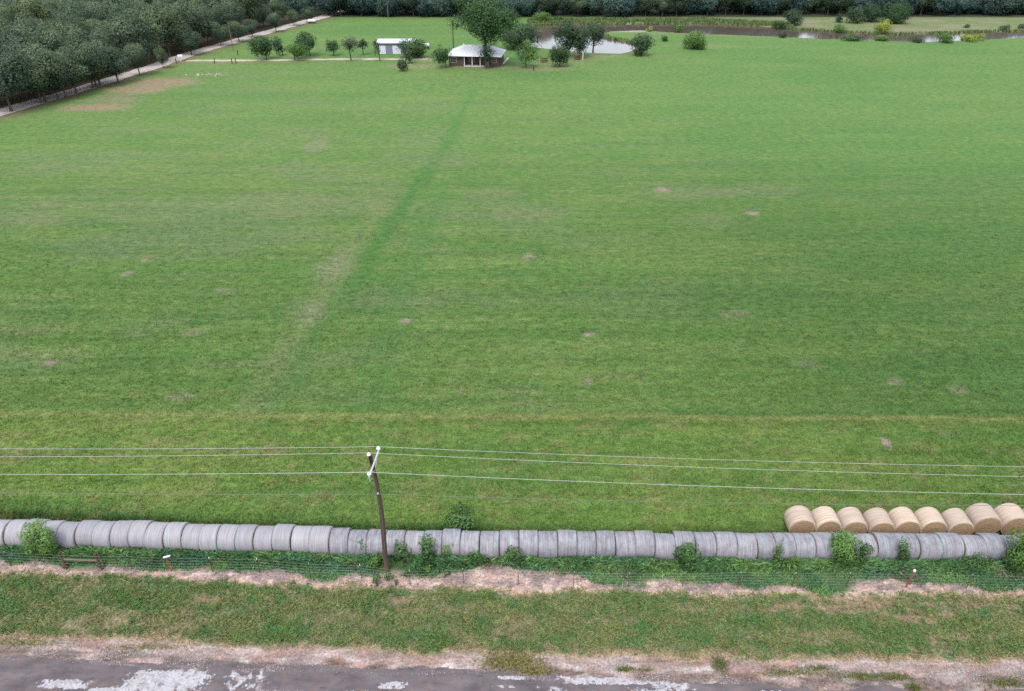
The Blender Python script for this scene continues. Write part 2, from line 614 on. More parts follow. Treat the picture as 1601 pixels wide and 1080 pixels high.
# brown bare spots in the field: px, py, half width m, half depth m, strength
SPOTS = [(1035, 297, 1.3, 1.3, .8), (1080, 300, 9, 3.5, .35), (1190, 297, 6, 3, .3), (825, 400, .8, .6, .9), (635, 502, .6, .45, 1), (920, 523, .6, .45, .9),
         (200, 427, .7, .5, 1), (77, 567, .75, .5, 1), (225, 407, .5, .9, .5), (1385, 692, .35, .8, .95), (495, 228, 2.5, 5, .45), (470, 210, 9, 5, .3),
         (300, 245, 10, 4, .22), (770, 303, 5, 3, .4), (60, 265, 7, 4, .3), (520, 420, 2.5, 5, .3), (490, 490, 1.8, 2.2, .3), (590, 300, 5, 3, .3),
         (255, 128, 9, 6, .85), (215, 140, 9, 5, .8), (150, 168, 8, 3.5, .8), (180, 155, 8, 4, .7), (330, 118, 3, 2, .5), (700, 250, 5, 6, .25), (1175, 333, 1.2, 1, .8), (1110, 345, 5, 3, .3),
         (830, 330, 6, 4, .3), (1400, 598, 1.0, .8, .5), (920, 598, .6, .6, .6), (1260, 568, 1.2, .7, .4), (1500, 610, 1, .8, .4), (1150, 490, 2, 1, .4),
         (300, 520, 1.4, 1, .4), (190, 205, 6, 3, .3), (350, 455, 1.5, 1, .4), (280, 620, 1.5, 1, .4), (1480, 680, .7, .5, .4), (60, 345, 4, 2.5, .3)]
SPOTS = [(*g(a, b), c, d, e) for a, b, c, d, e in SPOTS]
YARD = [(*g(a, b), c, d, e) for a, b, c, d, e in
        [(740, 104, 16, 3, .55), (640, 103, 8, 4, .5), (850, 107, 9, 4, .55), (880, 98, 10, 5, .35), (665, 93, 3.5, 4, .9), (420, 96, 12, 2.5, .4),
         (520, 93, 22, 2, .35), (1010, 88, 5, 3, .35), (920, 90, 8, 5, .4), (1100, 72, 12, 5, .3), (960, 88, 4, 1.5, .5), (330, 95, 8, 4, .3)]]


def field_col(x, y):
    """colour of the turf: mown streaks, wheel tracks, bare spots"""
    st = fbm(x / 14 + 3, y / 1.7, 1, 4)
    bl = fbm(x / 22, y / 13 + 8, 4, 4)
    md = fbm(x / 4.5, y / 3.0, 7, 3)
    fi = fbm(x / 0.9, y / 0.6, 9, 2)
    A = np.array((0.072, 0.128, 0.035))
    Bc = np.array((0.102, 0.148, 0.044))
    D = np.array((0.055, 0.112, 0.034))
    c = mixc(A, Bc, ss(0.38, 0.72, 0.40 * st + 0.30 * bl + 0.30 * md))
    c = mixc(c, D, ss(0.50, 0.75, fbm(x / 16 + 40, y / 2.6, 11, 4)) * 0.5)
    yw = y + 0.35 * fbm(x / 16, y / 9, 3, 2) - 0.006 * x
    mow = 0.6 * vn(yw / 0.42, x / 60, 5) + 0.4 * vn(yw / 0.9, x / 90, 8)
    am = 0.22 - 0.15 * ss(60, 120, y)
    c = c * (1 + am * (mow - .5) * 1.6)[..., None]
    c = mixc(c, (0.118, 0.128, 0.082), ss(.47, .68, fbm(x / 15 + 21, y / 5.5 + 4, 3, 4)) * (.14 + .20 * ss(25, -25, x)) * ss(45, 60, y))
    c = mixc(c, (0.15, 0.145, 0.07), ss(0.60, 0.82, fi) * 0.35 * ss(0.35, 0.6, st))
    c = mixc(c, (0.135, 0.135, 0.075), ss(0.60, 0.80, fbm(x / 9 + 9, y / 2.0 + 2, 13, 4)) * 0.4 * ss(40, 0, x))
    # richer green to the right
    c = c * (1 - 0.14 * ss(5, 40, x) * ss(150, 60, y))[..., None]
    c = mixc(c, (0.058, 0.135, 0.036), ss(0, 60, x) * 0.35)
    # wheel tracks
    w = 0.7 + 0.9 * vn(x / 3, y / 6, 2)
    d1 = line_d(x, y, TRACK)
    c = mixc(c, (0.050, 0.116, 0.030), np.exp(-(d1 / (1.1 * w)) ** 2) * 0.85)
    d2 = line_d(x, y, TRACK2)
    c = mixc(c, (0.062, 0.130, 0.038), np.exp(-(d2 / (1.7 * w)) ** 2) * 0.55)
    d3 = line_d(x, y, TRACK3)
    c = mixc(c, (0.130, 0.150, 0.068), np.exp(-(d3 / (1.5 * w)) ** 2) * 0.55 * (.55 + .45 * ss(0.3, 0.6, vn(x / 5, y / 5, 6))))
    # headland line and strip next to the bales
    yl = 46.1 - 0.012 * x + 0.5 * vn(x / 9, y * 0, 3)
    c = mixc(c, (0.150, 0.160, 0.058), np.exp(-((y - yl) / 0.35) ** 2) * 0.9)
    hs = ss(yl, yl - 0.6, y)
    c = mixc(c, c * np.array((1.12, 1.06, 0.95)), hs)
    c = mixc(c, (0.165, 0.14, 0.07), hs * ss(0.52, 0.72, fbm(x / 1.8, y / 1.0, 12, 3)) * 0.35)
    c = mixc(c, (0.050, 0.105, 0.028), ss(1.8, 0.2, y - yf(x) - 3.9) * 0.75)
    # paler, smoother sward far off
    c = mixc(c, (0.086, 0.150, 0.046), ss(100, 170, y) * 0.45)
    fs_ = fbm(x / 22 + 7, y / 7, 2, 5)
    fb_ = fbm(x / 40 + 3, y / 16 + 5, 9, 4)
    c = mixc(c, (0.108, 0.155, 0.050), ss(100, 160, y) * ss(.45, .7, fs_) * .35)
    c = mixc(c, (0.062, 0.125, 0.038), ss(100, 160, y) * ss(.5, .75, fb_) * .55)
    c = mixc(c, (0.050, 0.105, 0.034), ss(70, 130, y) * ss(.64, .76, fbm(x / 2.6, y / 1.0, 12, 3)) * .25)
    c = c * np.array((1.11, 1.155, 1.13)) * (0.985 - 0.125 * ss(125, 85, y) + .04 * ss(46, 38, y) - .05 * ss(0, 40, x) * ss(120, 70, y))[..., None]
    for sx, sy, a, b, k in SPOTS:
        r = np.hypot((x - sx) / a, (y - sy) / b)
        n = 0.6 + 0.8 * fbm(x / (0.35 * a + .2), y / (0.35 * b + .2), 5, 3)
        t = ss(1.15, 0.45, r * n) * k * (.7 if k < .6 else 1)
        c = mixc(c, (0.20, 0.16, 0.135) if a < 3 else ((0.21, 0.155, 0.11) if k > .7 else (0.16, 0.145, 0.095)), t)
    for sx, sy, a, b, k in YARD:
        r = np.hypot((x - sx) / a, (y - sy) / b)
        n = 0.6 + 0.8 * fbm(x / 2.2, y / 1.6, 8, 3)
        c = mixc(c, (0.19, 0.17, 0.10), ss(1.2, 0.4, r * n) * k)
    # shrubby, drier ground beyond the water
    c = mixc(c, mixc((0.13, 0.15, 0.075), (0.19, 0.165, 0.115), ss(.4, .65, fbm(x / 9, y / 3, 6, 4))), ss(236, 246, y + 4 * vn(x / 8, y / 8, 1)) * ss(20, 60, x) * 0.75)
    dr = line_d(x, y, ROAD_L)
    c = mixc(c, (0.15, 0.11, 0.075), ss(9, 3, dr + 3 * fbm(x / 3, y / 3, 10, 3)) * 0.75)
    # leaf litter under the wood
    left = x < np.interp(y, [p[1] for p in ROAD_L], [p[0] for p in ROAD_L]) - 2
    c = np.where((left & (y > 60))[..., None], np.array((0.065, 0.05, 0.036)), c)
    c = mixc(c, (0.04, 0.045, 0.03), ss(277, 280, y))  # ground under the far forest darkened, its shade put into the colour
    return c


def zone_v(x, y):
    n = fbm(x / 1.6, y / 1.3, 3, 4) - 0.5
    return y - yf(x) + n * 0.8


def bare_mask(x, y):
    """the sandy strip along the fence"""
    v = zone_v(x, y)
    up = 0.30 + 0.9 * (fbm(x / 3.2, y * 0 + 2.5, 6, 3) - 0.5) * 2
    up = up + 0.9 * np.exp(-((x + 1.0) / 4.5) ** 2)
    return ss(-0.95, -0.35, v) * ss(up + 0.35, up - 0.3, v)


def verge_mask(x, y):
    v = zone_v(x, y)
    return ss(-0.25, -0.95, v) * ss(-4.85, -4.3, v)


def thin_mask(x, y):
    """dry, thin places in the roadside turf"""
    v = y - yf(x)
    a = ss(0.47, 0.66, fbm(x / 2.6, y / 0.9, 10, 4))
    b = ss(-2.6, -1.2, v) * ss(6, 22, x) * ss(0.34, 0.55, fbm(x / 3.0, y / .9, 12, 4))
    e = np.exp(-(((x + 18) / 1.1) ** 2 + ((v + 1.9) / 0.35) ** 2)) + np.exp(-(((x + 6.5) / 1.4) ** 2 + ((v + 1.5) / 0.4) ** 2))
    return np.clip(0.75 * a + 0.85 * b + e * 1.2, 0, 1)


def gravel_mask(x, y):
    v = zone_v(x, y)
    return ss(-4.75, -5.05, v)


def ground_col(x, y):
    c = field_col(x, y)
    near = y < 36
    xn, yn = x[near], y[near]
    cn = c[near]
    v = zone_v(xn, yn)
    soil = mixc((0.37, 0.265, 0.235), (0.22, 0.168, 0.165), ss(0.4, 0.62, fbm(xn / 0.7, yn / 0.5, 2, 4)))
    soil = mixc(soil, (0.50, 0.395, 0.36), ss(0.6, 0.75, fbm(xn / 0.5, yn / 0.35, 14, 3)) * 0.8)
    soil = mixc(soil, (0.42, 0.29, 0.19), ss(-0.1, -0.6, v) * 0.6)
    turf = mixc((0.095, 0.145, 0.065), (0.15, 0.165, 0.095), fbm(xn / 1.5, yn / 0.8, 7, 3))
    turf = mixc(turf, (0.24, 0.18, 0.125), thin_mask(xn, yn) * 0.85)
    weed = np.array((0.060, 0.105, 0.045))
    grav = mixc((0.31, 0.245, 0.235), (0.245, 0.165, 0.145), ss(0.4, 0.65, fbm(xn / 1.8, yn / 0.6, 15, 4)))
    grav = mixc(grav, (0.38, 0.33, 0.325), ss(0.55, 0.7, fbm(xn / 1.1, yn / 0.3, 1, 3)) * ss(-5.1, -5.5, v))
    cn = mixc(cn, weed, ss(3.6, 2.8, yn - yf(xn)))
    cn = mixc(cn, turf, ss(-0.2, -0.7, v))
    cn = mixc(cn, soil, bare_mask(xn, yn))
    cn = mixc(cn, (0.38, 0.29, 0.20), ss(-4.2, -4.5, v) * ss(-5.1, -4.75, v) * 0.85 * ss(.3, .55, fbm(xn / 1.4, yn / .7, 4, 3)))
    cn = mixc(cn, grav, ss(-4.7, -4.95, v))
    cn = mixc(cn, (0.085, 0.062, 0.055), ss(-5.4, -5.7, v) * 0.75 * ss(.3, .55, fbm(xn / 1.2, yn / .5, 11, 3)))
    c[near] = cn
    return c


# ------------------------------------------------------------------ the ground sheet
def axis(parts):
    out = []
    for a, b, s in parts:
        out.append(np.arange(a, b, s))
    return np.concatenate(out)


xs = axis([(-1600, -300, 100), (-300, -120, 6), (-120, -44, 1.6), (-44, 44, 0.13), (44, 170, 1.3), (170, 300, 6), (300, 1601, 100)])
ys = axis([(-400, 0, 50), (0, 15, 2), (15, 21, 0.4), (21, 34, 0.13), (34, 60, 0.3), (60, 110, 0.6), (110, 210, 0.9), (210, 265, 0.8), (265, 300, 3), (300, 2001, 100)])
GX, GY = np.meshgrid(xs, ys)
sd = np.full(GX.shape, -1e3)
pm = (GY > 185) & (GY < 300) & (GX > -40) & (GX < 320)
sd[pm] = poly_sd(GX[pm], GY[pm], POND) + 1.6 * (fbm(GX[pm] / 4, GY[pm] / 3, 5, 3) - 0.5)
gz = -0.9 * ss(-1.4, 2.8, sd)
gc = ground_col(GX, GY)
mud = ss(-2.2, -0.3, sd + 2.2 * (fbm(GX / 3, GY / 3, 2, 3) - 0.5))
gc = mixc(gc, (0.15, 0.105, 0.085), mud * 0.9)
sand = np.exp(-((GX - g(985, 47)[0]) / 9) ** 2 - ((GY - g(985, 47.5)[1]) / 2.6) ** 2)
gc = mixc(gc, (0.33, 0.27, 0.25), np.clip(sand * 1.2, 0, 1))
far_mud = np.exp(-((GX - g(1450, 53)[0]) / 22) ** 2 - ((GY - g(1450, 52)[1]) / 4) ** 2)
gc = mixc(gc, (0.13, 0.105, 0.09), np.clip(far_mud, 0, 1) * 0.85)
ny, nx = GX.shape
idx = np.arange(nx * ny).reshape(ny, nx)
fc = np.stack([idx[:-1, :-1], idx[:-1, 1:], idx[1:, 1:], idx[1:, :-1]], -1).reshape(-1, 4)
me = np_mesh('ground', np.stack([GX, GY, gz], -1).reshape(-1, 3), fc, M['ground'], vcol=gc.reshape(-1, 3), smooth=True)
tag(link(bpy.data.objects.new('ground', me)), 'green mown hay field with bare spots, roadside turf and sandy fence strip', None, None, 'structure')

# water sheet, cut a little larger than the hollow it fills
wx = axis([(POND[:, 0].min() - 6, POND[:, 0].max() + 6, 3.0)])
wy = axis([(POND[:, 1].min() - 6, POND[:, 1].max() + 6, 3.0)])
WX, WY = np.meshgrid(wx, wy)
wi = np.arange(WX.size).reshape(WX.shape)
wf = np.stack([wi[:-1, :-1], wi[:-1, 1:], wi[1:, 1:], wi[1:, :-1]], -1).reshape(-1, 4)
cx = WX.ravel()[wf].mean(1)
cy = WY.ravel()[wf].mean(1)
wf = wf[poly_sd(cx, cy, POND) > -4]
me = np_mesh('water', np.stack([WX.ravel(), WY.ravel(), np.full(WX.size, WATER_Z)], -1), wf, M['water'])
tag(link(bpy.data.objects.new('water', me)), 'brown winding pond reflecting the white sky', None, None, 'structure')


def ribbon(name, pts, width, mat, z, step=0.7, wob=0.5, label=''):
    """a lane as its own sheet with a worn, uneven edge"""
    pts = np.array(pts, float)
    seg = np.hypot(*np.diff(pts, axis=0).T)
    s = np.concatenate([[0], np.cumsum(seg)])
    t = np.arange(0, s[-1], step)
    x = np.interp(t, s, pts[:, 0])
    y = np.interp(t, s, pts[:, 1])
    k = 9
    ker = np.ones(k) / k
    if len(x) > 30:
        x[k:-k] = np.convolve(x, ker, 'same')[k:-k]
        y[k:-k] = np.convolve(y, ker, 'same')[k:-k]
    dx, dy = np.gradient(x), np.gradient(y)
    l = np.hypot(dx, dy)
    nxx, nyy = -dy / l, dx / l
    wl = width / 2 + wob * (fbm(t / 2.3, t * 0, 2, 4) - 0.5) * 2
    wr = width / 2 + wob * (fbm(t / 2.3, t * 0 + 9, 3, 4) - 0.5) * 2
    a = np.stack([x + nxx * wl, y + nyy * wl, np.full_like(x, z)], -1)
    b = np.stack([x - nxx * wr, y - nyy * wr, np.full_like(x, z)], -1)
    m_ = np.stack([x, y, np.full_like(x, z + 0.05)], -1)
    n = len(x)
    v = np.concatenate([a, m_, b])
    i = np.arange(n - 1)
    f = np.concatenate([np.stack([i, i + n, i + n + 1, i + 1], -1), np.stack([i + n, i + 2 * n, i + 2 * n + 1, i + n + 1], -1)])
    tag(link(bpy.data.objects.new(name, np_mesh(name, v, f, mat))), label, None, None, 'structure')


ribbon('gravel_road', ROAD_L, 4.6, M['gravel_road'], 0.03, label='pale gravel road running between the wood and the field')
ribbon('driveway', DRIVE, 2.4, M['drive'], 0.025, wob=0.7, label='dusty driveway from the gravel road to the house')
ribbon('path', [g(786, 100.5), g(795, 90)], 0.5, M['concrete'], 0.03, wob=0.02, label='pale concrete path beside the brick house')

# the paved road at the bottom of the picture, its edge broken away
ax_ = np.arange(-60, 60, 0.09)
av = np.concatenate([np.arange(-12.6, -8.2, 0.4), np.arange(-8.2, -5.2, 0.07)])
AX, AV = np.meshgrid(ax_, av)
AY = AV + yf(AX)
ai = np.arange(AX.size).reshape(AX.shape)
af = np.stack([ai[:-1, :-1], ai[:-1, 1:], ai[1:, 1:], ai[1:, :-1]], -1).reshape(-1, 4)
edge = -5.95 + 0.9 * (fbm(ax_ / 2.4, ax_ * 0, 4, 5) - 0.5) + np.interp(ax_, [-30, -14, 0, 10, 17, 27], [-.3, .1, .1, -.1, -.45, -.6])
em = (AV < edge[None, :]).ravel()
af = af[em[af].all(1)]
cr = np.zeros(AX.shape)
for (px, py, a, b, k) in [(100, 1070, 1.9, .38, .6), (262, 1064, 2.9, .9, .62), (385, 1064, 1.7, .85, .5), (225, 1080, 2.2, .5, .6), (615, 1072, 1.1, .3, .55), (800, 1060, 1.0, .16, .6),
                          (960, 1062, 3.8, .42, .62), (1050, 1074, 1.6, .4, .56), (560, 1085, 1.6, .3, .5), (860, 1078, 1.4, .25, .5), (1010, 1080, 1.4, .35, .52), (790, 1074, 1.0, .14, .5), (180, 1082, 2, .3, .6),
                          (700, 1092, 3, .4, .5), (1200, 1085, 1.6, .3, .5), (420, 1090, 3, .6, .5)]:
    X_, Y_ = g(px, py)
    cr = np.maximum(cr, k * np.exp(-((AX - X_) / a) ** 4 - ((AY - Y_) / b) ** 4))
cr = np.maximum(cr, ss(-7.8, -8.6, AV) * 0.45)
vc = np.stack([cr, cr, cr], -1).reshape(-1, 3)
az = 0.012 + 0.03 * ss(0, 1.0, edge[None, :] - AV)
me = np_mesh('road', np.stack([AX, AY, az], -1).reshape(-1, 3), af, M['asphalt'], vcol=vc)
tag(link(bpy.data.objects.new('road', me)), 'worn dark asphalt road with pale flaking crust', None, None, 'structure')


# ------------------------------------------------------------------ grass, weeds, straw, pebbles
cx_knots = [(-32, 33.05), (-20, 32.74), (-12, 32.42), (-8, 32.3), (0, 32.2), (16, 32.0), (34, 31.85)]


def row_y(x):
    return np.interp(x, [c[0] for c in cx_knots], [c[1] for c in cx_knots])


def blades(x, y, z, h, w, lean, col, seed=0, bend=0.5):
    """one triangle-pair blade per entry"""
    r = np.random.default_rng(seed)
    n = len(x)
    a = r.random(n) * 2 * math.pi
    la = r.random(n) * 2 * math.pi
    l = lean * (0.3 + 0.9 * r.random(n)) * h
    ux, uy = np.cos(a) * w / 2, np.sin(a) * w / 2
    tx, ty = x + np.cos(la) * l, y + np.sin(la) * l
    mx, my = x + np.cos(la) * l * 0.35, y + np.sin(la) * l * 0.35
    b0 = np.stack([x - ux, y - uy, z], -1)
    b1 = np.stack([x + ux, y + uy, z], -1)
    m0 = np.stack([mx + ux * .8, my + uy * .8, z + h * 0.62], -1)
    t0 = np.stack([tx, ty, z + h], -1)
    v = np.stack([b0, b1, m0, t0], 1).reshape(-1, 3)
    i = np.arange(n) * 4
    f = np.concatenate([np.stack([i, i + 1, i + 2], -1), np.stack([i, i + 2, i + 3], -1)])
    return v, f, np.concatenate([col, col])


def stuff(name, label, parts):
    vs, fs, cs, n = [], [], [], 0
    for v, f, c in parts:
        vs.append(v)
        fs.append(f + n)
        cs.append(c)
        n += len(v)
    me = np_mesh(name, np.concatenate(vs), np.concatenate(fs), M['blade'], fcol=np.concatenate(cs))
    return tag(link(bpy.data.objects.new(name, me)), label, None, None, 'stuff')


def jit(c, r, amt=0.3, yel=0.0):
    n = len(c)
    k = 1 + amt * (r.random(n) * 2 - 1)
    c = c * k[:, None]
    if yel:
        t = (r.random(n) < yel)
        c = np.where(t[:, None], mixc(c, (0.25, 0.21, 0.10), 0.6 * np.ones(n)), c)
    return np.clip(c, 0.005, 1)


def scatter_tufts(n, xf, yr, r, spread=0.06, per=4):
    y = yr(r.random(n))
    x = (r.random(n) * 2 - 1) * xf(y)
    x = np.repeat(x, per) + r.normal(0, spread, n * per)
    y = np.repeat(y, per) + r.normal(0, spread, n * per)
    return x, y


# turf of the field, thinning with distance
r = np.random.default_rng(21)
parts = []
n = 190000
y = 32.6 + 68 * r.random(n) ** 1.5
x = (r.random(n) * 2 - 1) * (0.62 * y + 29)
kp = (y > yf(x) + 3.35) & (r.random(n) < ss(100, 42, y))
kp &= r.random(n) < 0.35 + 0.9 * fbm(x / 1.3, y / 0.8, 3, 3)
x, y = x[kp], y[kp]
per = 4
x = np.repeat(x, per) + r.normal(0, .09, len(x) * per)
y = np.repeat(y, per) + r.normal(0, .09, len(y) * per)
big = 1 + 0 * y
tall = 0.7 + 0.7 * fbm(x / 2.2, y / 1.2, 6, 3) + 1.1 * ss(1.6, 0.2, y - yf(x) - 3.6) * 0.9
h = (0.07 + 0.09 * r.random(len(x))) * tall * big
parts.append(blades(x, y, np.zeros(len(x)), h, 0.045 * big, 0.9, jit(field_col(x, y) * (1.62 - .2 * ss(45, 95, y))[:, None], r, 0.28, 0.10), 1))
stuff('field_grass', 'short green pasture grass of the hay field', parts)

# roadside turf
parts = []
n = 80000
x = (r.random(n) * 2 - 1) * 52
y = yf(x) - 0.2 - 5.0 * r.random(n)
k = verge_mask(x, y) * (1 - 0.92 * thin_mask(x, y)) * (0.25 + 0.8 * fbm(x / 0.8, y / 0.6, 4, 3))
kp = r.random(n) < k
x, y = x[kp], y[kp]
x = np.repeat(x, 6) + r.normal(0, .08, len(x) * 6)
y = np.repeat(y, 6) + r.normal(0, .08, len(y) * 6)
gcol = mixc((0.070, 0.116, 0.034), (0.130, 0.136, 0.052), ss(.35, .65, fbm(x / 1.5, y / .9, 7, 4)))
gcol = mixc(gcol, (0.055, 0.120, 0.042), ss(.55, .8, fbm(x / .9, y / .6, 15, 3)))
h = (0.07 + 0.15 * r.random(len(x))) * (0.7 + 0.8 * fbm(x / 1.2, y / .8, 8, 3))
parts.append(blades(x, y, np.zeros(len(x)), h, 0.032, 1.2, jit(gcol * np.array((1.95, 2.2, 2.35)), r, 0.40, 0.26), 2))
# dead thatch in the thin places
n = 78000
x = (r.random(n) * 2 - 1) * 52
y = yf(x) - 0.2 - 4.9 * r.random(n)
kp = r.random(n) < verge_mask(x, y) * (0.25 + 0.7 * thin_mask(x, y))
x, y = x[kp], y[kp]
tc_ = mixc((0.26, 0.19, 0.13), (0.36, 0.27, 0.16), r.random(len(x)))
parts.append(blades(x, y, np.zeros(len(x)), 0.05 + 0.08 * r.random(len(x)), 0.03, 2.2, jit(tc_, r, .3), 3))
stuff('verge_grass', 'rough roadside grass with dry thatch between fence and road', parts)

# straw along the edge of the turf and on the sandy strip
parts = []
n = 26000
x = (r.random(n) * 2 - 1) * 40
y = yf(x) - 4.05 - 1.0 * r.random(n)
v = zone_v(x, y)
kp = r.random(n) < ss(-4.15, -4.45, v) * ss(-5.0, -4.7, v) * (.15 + ss(.35, .6, fbm(x / 1.4, y / .7, 4, 3)))
x, y = x[kp], y[kp]
tc_ = mixc((0.42, 0.33, 0.22), (0.34, 0.25, 0.18), r.random(len(x)))
parts.append(blades(x, y, np.zeros(len(x)), 0.05 + 0.11 * r.random(len(x)), 0.03, 1.6, jit(tc_, r, .3), 4))
n = 42000
x = (r.random(n) * 2 - 1) * 40
y = yf(x) - 1.0 + 3.2 * r.random(n)
kp = r.random(n) < bare_mask(x, y) * (0.15 + 0.9 * ss(.42, .62, fbm(x / .9, y / .5, 9, 3)))
x, y = x[kp], y[kp]
tc_ = mixc((0.50, 0.39, 0.35), (0.22, 0.165, 0.16), r.random(len(x)))
parts.append(blades(x, y, np.zeros(len(x)), 0.03 + 0.06 * r.random(len(x)), 0.026, 3.2, jit(tc_, r, .3), 5))
n = 9000
x = (r.random(n) * 2 - 1) * 40
y = yf(x) + 0.6 + 1.7 * r.random(n)
kp = r.random(n) < ss(.55, .7, fbm(x / 1.3, y / .8, 13, 3))
x, y = x[kp], y[kp]
tc_ = mixc((0.30, 0.22, 0.19), (0.18, 0.14, 0.13), r.random(len(x)))
parts.append(blades(x, y, np.zeros(len(x)), 0.15 + 0.35 * r.random(len(x)), 0.02, 1.0, jit(tc_, r, .3), 6))
for (px, py, a, b, nn, hgt) in ((800, 1036, 1.5, .42, 1500, .22), (835, 1050, .9, .2, 500, .2), (978, 1047, .5, .14, 260, .16), (1010, 1048, .5, .1, 120, .12), (1125, 1040, .45, .5, 420, .16),
                               (1240, 1052, 2.0, .3, 700, .12), (1345, 1058, 1.3, .22, 500, .13), (1400, 1060, .8, .25, 400, .15), (1280, 1045, .8, .15, 260, .13), (1570, 1068, 1.2, .3, 420, .15), (1430, 1076, .4, .12, 200, .2), (30, 1005, 2.5, .35, 900, .12), (230, 1012, 2.4, .25, 700, .1)):
    X_, Y_ = g(px, py)
    x = X_ + r.normal(0, a * .5, nn)
    y = Y_ + r.normal(0, b * .5, nn)
    tc_ = mixc((0.22, 0.225, 0.075), (0.36, 0.31, 0.15), r.random(nn)) if px < 900 else mixc((0.09, 0.15, 0.045), (0.25, 0.24, 0.10), r.random(nn))
    parts.append(blades(x, y, np.zeros(nn), hgt * (.5 + r.random(nn)), 0.03, 1.0, jit(tc_, r, .3), 40))
stuff('dry_straw', 'dry straw and dead stems on the sandy strip and the shoulder edge', parts)

# the belt of weeds in front of the bales
parts = []
n = 75000
x = (r.random(n) * 2 - 1) * 52
y = yf(x) - 0.9 + 3.8 * r.random(n)
cover = fbm(x / 1.9, y / 1.1, 5, 4)
gap = np.exp(-((x + 1.6) / 0.9) ** 2) + np.exp(-((x - 2.7) / 0.8) ** 2) * 0.9 + 0.8 * np.exp(-((x + 6.6) / 0.8) ** 2) + np.exp(-((x - 8.6) / .7) ** 2) * .6
kp = (y < row_y(x) - .62) & (zone_v(x, y) > -.5)
kp &= r.random(n) < (1 - bare_mask(x, y)) * np.clip(ss(.25, .5, cover) - gap * 0.9, 0, 1)
x, y = x[kp], y[kp]
x = np.repeat(x, 5) + r.normal(0, .08, len(x) * 5)
y = np.repeat(y, 5) + r.normal(0, .06, len(y) * 5)
wc = mixc((0.066, 0.150, 0.062), (0.115, 0.21, 0.072), ss(.35, .65, fbm(x / 1.4, y / 1.0, 2, 3)))
wc = mixc(wc, (0.070, 0.165, 0.100), ss(.5, .7, fbm(x / 2.2, y / .7, 12, 3)) * .8)
dv = row_y(x) - .82 - y
h = (0.22 + 0.36 * r.random(len(x))) * (0.6 + 0.9 * fbm(x / 1.1, y / .9, 8, 3)) * (0.42 + 0.85 * ss(.9, .05, dv))
parts.append(blades(x, y, np.zeros(len(x)), h, 0.05, 0.8, jit(wc * 1.5, r, 0.5, 0.05), 7))
# tall grass behind the bales
n = 9000
x = (r.random(n) * 2 - 1) * 42
y = yf(x) + 3.3 + 0.9 * r.random(n) ** 1.6
kp = (x < 17.5) & (r.random(n) < .35 + fbm(x / 1.5, y, 4, 2))
x, y = x[kp], y[kp]
x = np.repeat(x, 3) + r.normal(0, .06, len(x) * 3)
y = np.repeat(y, 3) + r.normal(0, .06, len(y) * 3)
wc = mixc((0.050, 0.115, 0.034), (0.12, 0.15, 0.05), ss(.35, .65, fbm(x / 1.4, y / 1.0, 2, 3)))
parts.append(blades(x, y, np.zeros(len(x)), .2 + .45 * r.random(len(x)), 0.04, 0.6, jit(wc * 1.1, r, .35, .1), 8))
stuff('weeds', 'dark green weeds growing between the bales and the fence', parts)

# pebbles on the shoulder
n = 60000
x = (r.random(n) * 2 - 1) * 36
y = yf(x) - 5.0 - 1.3 * r.random(n)
v = zone_v(x, y)
kp = r.random(n) < ss(-4.9, -5.2, v) * (0.08 + ss(.48, .68, fbm(x / 1.4, y / .5, 1, 3)))
x, y = x[kp], y[kp]
n = len(x)
s = 0.008 + 0.026 * r.random(n) ** 2.5
oc = np.array([(1, 0, 0), (0, 1, 0), (-1, 0, 0), (0, -1, 0), (0, 0, .7), (0, 0, -.4)])
of = np.array([(0, 1, 4), (1, 2, 4), (2, 3, 4), (3, 0, 4), (1, 0, 5), (2, 1, 5), (3, 2, 5), (0, 3, 5)])
an = r.random(n) * 6.28
ca, sa = np.cos(an), np.sin(an)
ox = oc[None, :, 0] * (1 + .5 * r.random((n, 1)))
oy = oc[None, :, 1] * np.ones((n, 1))
v = np.stack([x[:, None] + s[:, None] * (ox * ca[:, None] - oy * sa[:, None]), y[:, None] + s[:, None] * (ox * sa[:, None] + oy * ca[:, None]),
              0.02 + s[:, None] * (oc[None, :, 2] + .2 * (r.random((n, 6)) - .5))], -1).reshape(-1, 3)
f = (of[None] + 6 * np.arange(n)[:, None, None]).reshape(-1, 3)
me = np_mesh('gravel', v, f, M['pebble'])
tag(link(bpy.data.objects.new('gravel', me)), 'pale loose gravel along the edge of the asphalt', None, None, 'stuff')


# ------------------------------------------------------------------ trees and bushes
def leaf_quads(cen, nor, size, r, aspect=0.7):
    n = len(cen)
    nor = nor / (np.linalg.norm(nor, axis=1, keepdims=True) + 1e-9)
    a = r.normal(0, 1, (n, 3))
    u = np.cross(nor, a)
    u /= np.linalg.norm(u, axis=1, keepdims=True) + 1e-9
    w = np.cross(nor, u)
    s = size[:, None] / 2
    k = aspect
    bend = nor * s * 0.35
    v = np.stack([cen - u * s, cen - w * s * k - bend * .3, cen + u * s, cen + w * s * k - bend * .3], 1).reshape(-1, 3)
    f = np.arange(n * 4).reshape(-1, 4)
    return v, f


